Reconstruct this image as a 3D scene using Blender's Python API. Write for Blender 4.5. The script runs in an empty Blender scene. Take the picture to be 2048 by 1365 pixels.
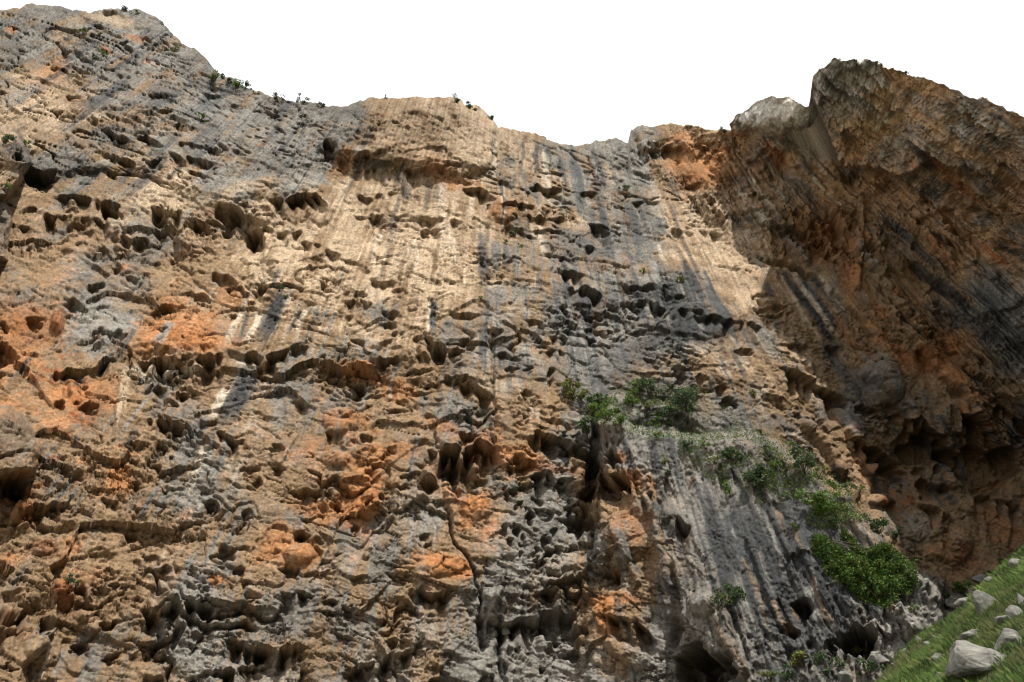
import bpy, math, random
import numpy as np

R = math.radians
F32 = np.float32
random.seed(7)
rng = np.random.default_rng(11)
SC = bpy.context.scene
COL = SC.collection

# ------------------------------------------------------------------ camera, sky, sun, exposure
PITCH = R(42.0)
FPX = 1500.0                       # focal length in photo pixels (photo is 2048 x 1365)
CAMZ = 1.7
cam_d = bpy.data.cameras.new('camera')
cam = bpy.data.objects.new('camera', cam_d)
COL.objects.link(cam)
cam_d.sensor_width = 36.0
cam_d.lens = 36.0 * FPX / 2048.0
cam_d.clip_start = 0.1
cam_d.clip_end = 4000.0
cam.location = (0, 0, CAMZ)
cam.rotation_euler = (math.pi / 2 + PITCH, 0, 0)
SC.camera = cam

SUN_DIR = np.array([0.25, -0.61, 0.75]); SUN_DIR /= np.linalg.norm(SUN_DIR)
world = bpy.data.worlds.new('World')
SC.world = world
world.use_nodes = True
nt = world.node_tree
nt.nodes.clear()
w_out = nt.nodes.new('ShaderNodeOutputWorld')
w_bg = nt.nodes.new('ShaderNodeBackground')
w_sky = nt.nodes.new('ShaderNodeTexSky')
w_sky.sky_type = 'NISHITA'
w_sky.sun_disc = False
w_sky.sun_elevation = math.asin(SUN_DIR[2])
w_sky.sun_rotation = math.atan2(SUN_DIR[0], SUN_DIR[1])
w_sky.air_density = 1.0
w_sky.dust_density = 6.0
w_mix = nt.nodes.new('ShaderNodeMix')          # thin high cloud whitens the sky evenly
w_mix.data_type = 'RGBA'
w_mix.inputs[0].default_value = 0.82
w_mix.inputs[7].default_value = (7.7, 7.7, 7.65, 1)
nt.links.new(w_sky.outputs[0], w_mix.inputs[6])
nt.links.new(w_mix.outputs[2], w_bg.inputs['Color'])
w_bg.inputs['Strength'].default_value = 0.12
nt.links.new(w_bg.outputs[0], w_out.inputs['Surface'])

sun_d = bpy.data.lights.new('sun', 'SUN')
sun_d.energy = 5.0
sun_d.angle = R(0.6)
sun_d.color = (1.0, 0.945, 0.86)
sun = bpy.data.objects.new('sun', sun_d)
COL.objects.link(sun)
from mathutils import Vector
sun.rotation_euler = Vector(SUN_DIR).to_track_quat('Z', 'Y').to_euler()
sun.location = (80, -120, 200)

SC.view_settings.view_transform = 'Standard'
SC.view_settings.look = 'None'
SC.view_settings.exposure = 0.62
SC.view_settings.gamma = 1.0
SC.view_settings.use_curve_mapping = False
SC.render.engine = 'CYCLES'
SC.cycles.filter_width = 1.05
SC.cycles.max_bounces = 5
SC.cycles.diffuse_bounces = 4
SC.cycles.use_denoising = True
SC.cycles.denoiser = 'OPENIMAGEDENOISE'
SC.cycles.denoising_input_passes = 'RGB_ALBEDO_NORMAL'
SC.cycles.denoising_prefilter = 'ACCURATE'

# ------------------------------------------------------------------ helpers: projection, noise
CP, SP = math.cos(PITCH), math.sin(PITCH)

def ray(px, py):
    """direction (not normalised) through a point of the photograph"""
    x = (px - 1024.0) / FPX
    v = (682.5 - py) / FPX
    return x, CP - v * SP, SP + v * CP

def project(P):
    X, Y, Z = P[..., 0], P[..., 1], P[..., 2] - CAMZ
    d = Y * CP + Z * SP
    u = -Y * SP + Z * CP
    return 1024.0 + FPX * X / d, 682.5 - FPX * u / d, d

def at_y(px, py, Y):
    dx, dy, dz = ray(px, py)
    t = Y / dy
    return np.array([dx * t, Y, CAMZ + dz * t])

_G = rng.normal(size=(256, 3)).astype(F32)
_G /= np.linalg.norm(_G, axis=1)[:, None]

def _hash(i, j, k, seed):
    h = (i.astype(np.uint32) * np.uint32(374761393) + j.astype(np.uint32) * np.uint32(668265263)
         + k.astype(np.uint32) * np.uint32(1274126177) + np.uint32(seed * 7919 + 17))
    h = (h ^ (h >> np.uint32(13))) * np.uint32(1103515245)
    h = (h ^ (h >> np.uint32(16))) * np.uint32(2654435761)
    return h ^ (h >> np.uint32(15))

def perlin(x, y, z, seed=0):
    x = np.asarray(x, F32); y = np.asarray(y, F32); z = np.asarray(z, F32)
    x, y, z = np.broadcast_arrays(x, y, z)
    ix, iy, iz = np.floor(x), np.floor(y), np.floor(z)
    fx, fy, fz = x - ix, y - iy, z - iz
    ix, iy, iz = ix.astype(np.int32), iy.astype(np.int32), iz.astype(np.int32)
    ux = fx * fx * fx * (fx * (fx * 6 - 15) + 10)
    uy = fy * fy * fy * (fy * (fy * 6 - 15) + 10)
    uz = fz * fz * fz * (fz * (fz * 6 - 15) + 10)
    out = np.zeros_like(x)
    for a in (0, 1):
        wa = ux if a else 1 - ux
        for b in (0, 1):
            wb = wa * (uy if b else 1 - uy)
            for c in (0, 1):
                g = _G[(_hash(ix + a, iy + b, iz + c, seed) & np.uint32(255)).astype(np.int32)]
                out += wb * (uz if c else 1 - uz) * (g[..., 0] * (fx - a) + g[..., 1] * (fy - b) + g[..., 2] * (fz - c))
    return out * 1.6

def fbm(x, y, z, octv=4, seed=0, gain=0.5, lac=2.03):
    s = 0; a = 1.0; f = 1.0; n = 0
    for o in range(octv):
        s = s + a * perlin(x * f, y * f, z * f, seed + o * 13); n += a
        a *= gain; f *= lac
    return s / n

def sstep(a, b, x):
    t = np.clip((x - a) / (b - a), 0, 1)
    return t * t * (3 - 2 * t)

def pits(x, y, z, prob, r0, r1, seed, up=1.7, dn=0.85):
    """hollows scattered through space: sharp roof, ramped floor. 0..1"""
    ix, iy, iz = np.floor(x), np.floor(y), np.floor(z)
    best = np.zeros_like(x)
    for a in (-1, 0, 1):
        for b in (-1, 0, 1):
            for c in (-1, 0, 1):
                cx, cy, cz = ix + a, iy + b, iz + c
                h = _hash(cx.astype(np.int32), cy.astype(np.int32), cz.astype(np.int32), seed)
                h2 = _hash(cx.astype(np.int32), cy.astype(np.int32), cz.astype(np.int32), seed + 5)
                r_a = (h & np.uint32(1023)).astype(F32) / 1023
                r_b = ((h >> np.uint32(10)) & np.uint32(1023)).astype(F32) / 1023
                r_c = ((h >> np.uint32(20)) & np.uint32(1023)).astype(F32) / 1023
                e = (h2 & np.uint32(1023)).astype(F32) / 1023
                rr = r0 + (r1 - r0) * ((h2 >> np.uint32(10)) & np.uint32(1023)).astype(F32) / 1023
                dx = x - cx - r_a; dy = y - cy - r_b; dz = z - cz - r_c
                dz = np.where(dz > 0, dz * up, dz * dn)
                d = np.sqrt(dx * dx + dy * dy + dz * dz) / rr
                best = np.maximum(best, np.where(e < prob, sstep(1.0, 0.68, d), 0))
    return best

def facets(x, y, z, seed):
    """flat broken faces: every cell of space is a plane of its own tilt"""
    ix, iy, iz = np.floor(x), np.floor(y), np.floor(z)
    bd = np.full(x.shape, 9, F32); out = np.zeros(x.shape, F32)
    for a in (-1, 0, 1):
        for b in (-1, 0, 1):
            for c in (-1, 0, 1):
                cx, cy, cz = ix + a, iy + b, iz + c
                h = _hash(cx.astype(np.int32), cy.astype(np.int32), cz.astype(np.int32), seed)
                dx = x - cx - (h & np.uint32(1023)).astype(F32) / 1023
                dy = y - cy - ((h >> np.uint32(10)) & np.uint32(1023)).astype(F32) / 1023
                dz = z - cz - ((h >> np.uint32(20)) & np.uint32(1023)).astype(F32) / 1023
                d = dx * dx + dy * dy + dz * dz
                m = d < bd
                g = _G[((h >> np.uint32(7)) & np.uint32(255)).astype(np.int32)]
                v = g[..., 0] * dx + g[..., 1] * dy + g[..., 2] * dz + 0.35 * g[..., 2] - 0.5 * dz
                bd = np.where(m, d, bd); out = np.where(m, v, out)
    return out

def plates(x, y, seed):
    """the same in two coordinates: long flat plates stepping past each other"""
    ix, iy = np.floor(x), np.floor(y)
    bd = np.full(x.shape, 9, F32); out = np.zeros(x.shape, F32)
    for a in (-1, 0, 1):
        for b in (-1, 0, 1):
            cx, cy = ix + a, iy + b
            h = _hash(cx.astype(np.int32), cy.astype(np.int32), np.zeros_like(cx, np.int32), seed)
            dx = x - cx - (h & np.uint32(1023)).astype(F32) / 1023
            dy = y - cy - ((h >> np.uint32(10)) & np.uint32(1023)).astype(F32) / 1023
            d = dx * dx + dy * dy
            m = d < bd
            g = _G[((h >> np.uint32(17)) & np.uint32(255)).astype(np.int32)]
            bd = np.where(m, d, bd); out = np.where(m, g[..., 0] * dx + (g[..., 1] + 0.3) * dy + 0.4 * g[..., 2], out)
    return out

def seg_dist(px, py, pts):
    """distance to a polyline and the position 0..1 along it"""
    pts = np.asarray(pts, float)
    L = np.concatenate([[0], np.cumsum(np.hypot(*np.diff(pts, axis=0).T))])
    best = np.full(px.shape, 1e9, F32); along = np.zeros(px.shape, F32)
    for i in range(len(pts) - 1):
        ax, ay = pts[i]; bx, by = pts[i + 1]
        vx, vy = bx - ax, by - ay
        l2 = vx * vx + vy * vy + 1e-9
        t = np.clip(((px - ax) * vx + (py - ay) * vy) / l2, 0, 1)
        d = np.hypot(px - ax - t * vx, py - ay - t * vy)
        m = d < best
        best = np.where(m, d, best)
        along = np.where(m, (L[i] + t * math.sqrt(l2)) / L[-1], along)
    return best, along

def poly_sd(px, py, pts):
    """signed distance to a polygon, positive inside"""
    n = len(pts)
    d, _ = seg_dist(px, py, list(pts) + [pts[0]])
    inside = np.zeros(px.shape, bool)
    for i in range(n):
        x0, y0 = pts[i]; x1, y1 = pts[(i + 1) % n]
        if y0 == y1:
            continue
        c = (py < max(y0, y1)) & (py >= min(y0, y1))
        xi = x0 + (py - y0) * (x1 - x0) / (y1 - y0)
        inside ^= c & (px < xi)
    return np.where(inside, d, -d)

# ------------------------------------------------------------------ the cliff: macro shape
SKY = [(-260, 12), (0, 20), (40, 16), (55, 8), (110, 12), (150, 20), (178, 27), (200, 19), (232, 20), (276, 19), (300, 30),
       (325, 42), (345, 66), (372, 92), (392, 101), (420, 128), (435, 146), (462, 158), (500, 176),
       (540, 190), (600, 203), (640, 208), (680, 216), (705, 206), (740, 197), (800, 195), (860, 194), (922, 197), (930, 208),
       (958, 214), (985, 238), (996, 252), (1040, 262), (1085, 272), (1120, 290), (1150, 293), (1180, 290), (1190, 284), (1232, 277),
       (1256, 286), (1262, 258), (1275, 255), (1340, 249), (1376, 252), (1420, 258), (1459, 262), (1466, 236), (1490, 222),
       (1512, 204), (1545, 193), (1578, 196), (1608, 208), (1618, 209), (1627, 152), (1640, 136), (1665, 124),
       (1700, 123), (1752, 125), (1800, 138), (1870, 162), (1940, 190), (1985, 206), (2048, 236), (2300, 345)]
X0, X1, YB, STEP = -230.0, 2290.0, 1470.0, 2.0
NC = int((X1 - X0) / STEP) + 1
NR = 620
colx = np.linspace(X0, X1, NC).astype(F32)
skyy = np.interp(colx, [p[0] for p in SKY], [p[1] for p in SKY]).astype(F32)
_k = np.exp(-(np.arange(-60, 61) / 28.0) ** 2); _k /= _k.sum()
sky0 = np.convolve(np.pad(skyy, 60, mode='edge'), _k, 'valid').astype(F32)      # broad skyline; the steps only bend the top rows
jag = 4.0 * perlin(colx / 23, 0 * colx, 0.5 + 0 * colx, 3) + 2.2 * perlin(colx / 8, 0 * colx, 0.5 + 0 * colx, 4)
tv = np.linspace(0, 1, NR).astype(F32)[:, None]
PX = np.broadcast_to(colx[None, :], (NR, NC)).astype(F32)
PY = (YB + (sky0[None, :] - YB) * tv + (skyy - sky0)[None, :] * tv ** 9 + jag[None, :] * tv ** 40).astype(F32)

def tps(ctrl, px, py):
    c = np.array(ctrl, float)
    xy = c[:, :2] / 500.0
    n = len(c)
    d2 = ((xy[:, None] - xy[None]) ** 2).sum(-1)
    K = 0.5 * d2 * np.log(d2 + 1e-12) + np.eye(n) * 0.002
    A = np.zeros((n + 3, n + 3))
    A[:n, :n] = K
    A[:n, n] = 1; A[:n, n + 1:] = xy
    A[n, :n] = 1; A[n + 1:, :n] = xy.T
    w = np.linalg.solve(A, np.concatenate([c[:, 2], [0, 0, 0]]))
    out = w[n] + w[n + 1] * px / 500 + w[n + 2] * py / 500
    for i in range(n):
        r2 = (px / 500 - xy[i, 0]) ** 2 + (py / 500 - xy[i, 1]) ** 2
        out = out + (0.5 * w[i] * r2 * np.log(r2 + 1e-12)).astype(F32)
    return out.astype(F32)

WALL = [(-230, 1470, 54), (-100, 1365, 54), (300, 1400, 61), (700, 1400, 66), (1000, 1400, 68), (1300, 1400, 70), (1600, 1400, 76), (2300, 1400, 84),
        (-100, 900, 55), (300, 900, 62.5), (700, 900, 67), (1000, 900, 69), (1300, 900, 76), (1500, 900, 80), (1750, 900, 86), (2300, 900, 90),
        (-100, 600, 57), (300, 600, 65), (700, 600, 70), (1000, 600, 71), (1300, 600, 77), (1500, 600, 80), (1750, 600, 84), (2300, 600, 88),
        (-100, 430, 60), (300, 430, 66), (600, 430, 69), (800, 430, 73), (1000, 430, 75), (1250, 450, 83), (1450, 450, 84),
        (-100, 200, 61), (250, 230, 66.5), (500, 280, 70), (650, 300, 71.5), (850, 300, 73.5), (1000, 320, 76), (1200, 330, 84), (1350, 330, 86), (1600, 330, 86), (2300, 330, 84),
        (0, 20, 63), (250, 20, 67), (450, 150, 71), (850, 200, 73), (1150, 280, 86), (1300, 255, 86)]
Yw = tps(WALL, PX, PY)

# wandering of the hand-placed lines
wx = 9 * perlin(PX / 60, PY / 60, 0.3, 21) + 4.5 * perlin(PX / 22, PY / 22, 0.3, 22) + 2.2 * perlin(PX / 9, PY / 9, 0.3, 23)
wy = 8 * perlin(PX / 60, PY / 60, 7.3, 24) + 4.5 * perlin(PX / 22, PY / 22, 7.3, 25) + 2.2 * perlin(PX / 9, PY / 9, 7.3, 26)
QX, QY = PX + wx * 0.8, PY + wy * 0.8

# the shaded wall on the right comes forward from a corner that runs down to the right
CORNER = [(1225, -2000), (1240, 150), (1256, 262), (1290, 330), (1355, 405), (1450, 485), (1555, 512), (1660, 535), (1745, 600), (1820, 690),
          (1855, 760), (1900, 830), (1960, 890), (2060, 970), (2300, 1120)]
RIGHTPOLY = CORNER + [(4600, 1120), (4600, -2000)]
sd_r = poly_sd(QX, QY, RIGHTPOLY)
into_r = np.maximum(sd_r, 0)
Yw = Yw - 0.072 * (np.minimum(into_r, 280) ** 2 / 560 + np.maximum(into_r - 280, 0)) - 0.5 * (1 - np.exp(-into_r / 12)) - 0.03 * np.maximum(0, 420 - PY) * sstep(60, 300, into_r)
is_right = sd_r > 0

def layer(poly, delta, width, sharp=None):
    """a rock mass standing forward of the wall: delta metres nearer, edge ramp of width px"""
    global Yw
    sd = poly_sd(QX, QY, poly)
    w = sstep(-width * 0.5, width * 0.5, sd)
    Yw = Yw - delta * w
    return sd

# pillars left of the buttress, nearly flush with it
pil_sd = poly_sd(QX, QY, [(1198, 1010), (1262, 985), (1420, 1000), (1450, 1600), (1180, 1600), (1165, 1300), (1180, 1180)])
pw_ = sstep(-22, 26, pil_sd)
Yw = Yw * (1 - pw_) + np.minimum(Yw, 67.2 - (PX - 1200) * 0.012) * pw_
# grey buttress with its hanging garden
BUTT = [(1192, 842), (1215, 838), (1300, 862), (1400, 872), (1480, 862), (1560, 885), (1640, 948), (1690, 985), (1740, 1048), (1800, 1108),
        (1850, 1158), (1888, 1195), (1905, 1330), (1905, 1600), (1365, 1600), (1360, 1300), (1330, 1180), (1290, 1050), (1225, 985), (1196, 940)]
butt_sd = poly_sd(QX, QY, BUTT)
bw = sstep(-4, 14, butt_sd)
# the buttress is a slab leaning back to the right
bslab = 66.5 - (PX - 1200) * 0.016 + (PY - 1100) * -0.004
Yw = Yw * (1 - bw) + np.minimum(Yw - 0.6, bslab) * bw
is_butt = butt_sd > 0
layer([(1290, 1000), (1345, 1010), (1420, 1080), (1480, 1200), (1500, 1340), (1470, 1365), (1400, 1280), (1330, 1230), (1300, 1120)], 1.5, 30)
layer([(1775, 845), (1900, 885), (2060, 870), (2400, 960), (2400, 1180), (1900, 1190), (1830, 1120), (1770, 990)], -4.0, 120)
# left edge outcrops
layer([(-300, 258), (30, 256), (52, 285), (60, 325), (38, 365), (5, 395), (-300, 420)], 7.0, 14)
layer([(-300, 390), (2, 400), (18, 440), (8, 520), (-300, 560)], 4.0, 14)
layer([(-300, 800), (10, 815), (45, 850), (70, 900), (66, 945), (-300, 955)], 5.0, 18)
layer([(-300, 1225), (8, 1215), (40, 1235), (100, 1260), (95, 1290), (60, 1330), (50, 1480), (-300, 1480)], 3.0, 30)
# knob and peak on the right skyline
layer([(1462, 150), (1625, 150), (1640, 240), (1600, 262), (1560, 268), (1530, 255), (1480, 270), (1458, 262)], 3.0, 20)
layer([(1626, 60), (2600, 60), (2600, 520), (1960, 345), (1860, 330), (1800, 350), (1720, 330), (1680, 330), (1650, 250), (1630, 215)], 3.0, 16)
# bulging headwall with the long roof at the upper left
layer([(-300, 330), (60, 335), (110, 352), (200, 330), (290, 345), (400, 395), (441, 412), (510, 446), (545, 398), (620, 384), (655, 415), (664, 395),
       (640, 330), (560, 250), (300, 200), (-300, 200)], 1.1, 26)
layer([(697, 205), (925, 195), (1000, 260), (985, 330), (930, 350), (860, 335), (780, 330), (700, 318), (640, 300), (670, 240)], 2.0, 34)

dx, dy, dz = ray(PX, PY)
tt = Yw / dy
P0 = np.stack([dx * tt, Yw, CAMZ + dz * tt], -1).astype(F32)

def grid_normal(P):
    du = np.gradient(P, axis=1); dv = np.gradient(P, axis=0)
    n = np.cross(du, dv)
    n /= np.linalg.norm(n, axis=-1, keepdims=True) + 1e-9
    view = -(P - np.array([0, 0, CAMZ], F32))
    s = np.sign((n * view).sum(-1, keepdims=True)); s[s == 0] = 1
    return n * s

def blur(a, k):
    for ax in (0, 1):
        pad = [(0, 0)] * a.ndim; pad[ax] = (k + 1, k)
        c = np.cumsum(np.pad(a, pad, mode='edge'), axis=ax, dtype=np.float64)
        n = a.shape[ax]
        hi = np.take(c, np.arange(2 * k + 1, 2 * k + 1 + n), axis=ax); lo = np.take(c, np.arange(0, n), axis=ax)
        a = ((hi - lo) / (2 * k + 1)).astype(F32)
    return a

Nrm = blur(blur(grid_normal(P0), 14), 14)
Nrm /= np.linalg.norm(Nrm, axis=-1, keepdims=True)

# ------------------------------------------------------------------ the cliff: hand-placed relief (metres, negative is carved in)
D = np.zeros((NR, NC), F32)

def cols(xa, xb):
    return slice(max(0, int((xa - X0) / STEP)), min(NC, int((xb - X0) / STEP) + 2))

def roof(pts, d, L=None, lip=0.2):
    """an overhang whose lip follows pts; the rock below the lip is cut back d metres"""
    L = L or 14 + 9 * d
    xs = [p[0] for p in pts]
    s = cols(xs[0] - 12, xs[-1] + 12)
    qx, qy = QX[:, s], QY[:, s]
    yl = np.interp(qx, xs, [p[1] for p in pts])
    w = xs[-1] - xs[0]
    tp = sstep(xs[0] - 8, xs[0] + 0.3 * w, qx) * sstep(xs[-1] + 8, xs[-1] - 0.3 * w, qx)
    sd_ = int(xs[0] * 7 + pts[0][1])
    tp = tp * np.clip(0.75 + 1.5 * perlin(qx / 17, qy / 60, sd_ * 0.37, 31), 0.05, 1.5)
    yl = yl + 7.0 * perlin(qx / 24, 0.5, sd_ * 0.73, 32) + 2.0 * perlin(qx / 9, 0.5, sd_ * 0.73, 33)
    b = qy - yl
    D[:, s] += (-d * tp * sstep(-1, 2.5, b) * np.exp(-np.maximum(b, 0) / L) * (b > -1)
                + lip * d * tp * np.exp(-np.abs(b) / (0.5 * L)) * (b <= 0.7))

def pocket(cx, cy, rx, ry, d=None, rot=0.0):
    d = d or 0.095 * min(rx, ry) + 0.25
    m = max(rx, ry) * 1.5 + 12
    s = cols(cx - m, cx + m)
    qx, qy = QX[:, s] - cx, QY[:, s] - cy
    c, n = math.cos(R(rot)), math.sin(R(rot))
    u, v = qx * c + qy * n, -qx * n + qy * c
    v = np.where(v < 0, v * 1.1, v * 0.75)
    e = np.hypot(u / rx, v / ry)
    e = e + 0.6 * perlin(qx / (0.5 * rx + 4), qy / (0.5 * ry + 4), cx * 0.37, 34)
    D[:, s] += -d * sstep(1.12, 0.62, e)

def bulge(cx, cy, rx, ry, h, rot=0.0):
    m = max(rx, ry) * 1.3 + 12
    s = cols(cx - m, cx + m)
    qx, qy = QX[:, s] - cx, QY[:, s] - cy
    c, n = math.cos(R(rot)), math.sin(R(rot))
    e = np.hypot((qx * c + qy * n) / rx, (-qx * n + qy * c) / ry)
    D[:, s] += h * np.sqrt(np.clip(1 - e * e, 0, 1))

def groove(pts, w, d):
    xs = [p[0] for p in pts]
    s = cols(min(xs) - 4 * w - 12, max(xs) + 4 * w + 12)
    q, al = seg_dist(QX[:, s], QY[:, s], pts)
    tp = sstep(0, 0.12, al) * sstep(1, 0.88, al)
    D[:, s] += -d * np.exp(-(q / w) ** 2) * (0.35 + 0.65 * tp)

def rib(pts, w, h):
    xs = [p[0] for p in pts]
    s = cols(min(xs) - 2 * w - 12, max(xs) + 2 * w + 12)
    q, al = seg_dist(QX[:, s], QY[:, s], pts)
    D[:, s] += h * np.sqrt(np.clip(1 - (q / w) ** 2, 0, 1))

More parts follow.
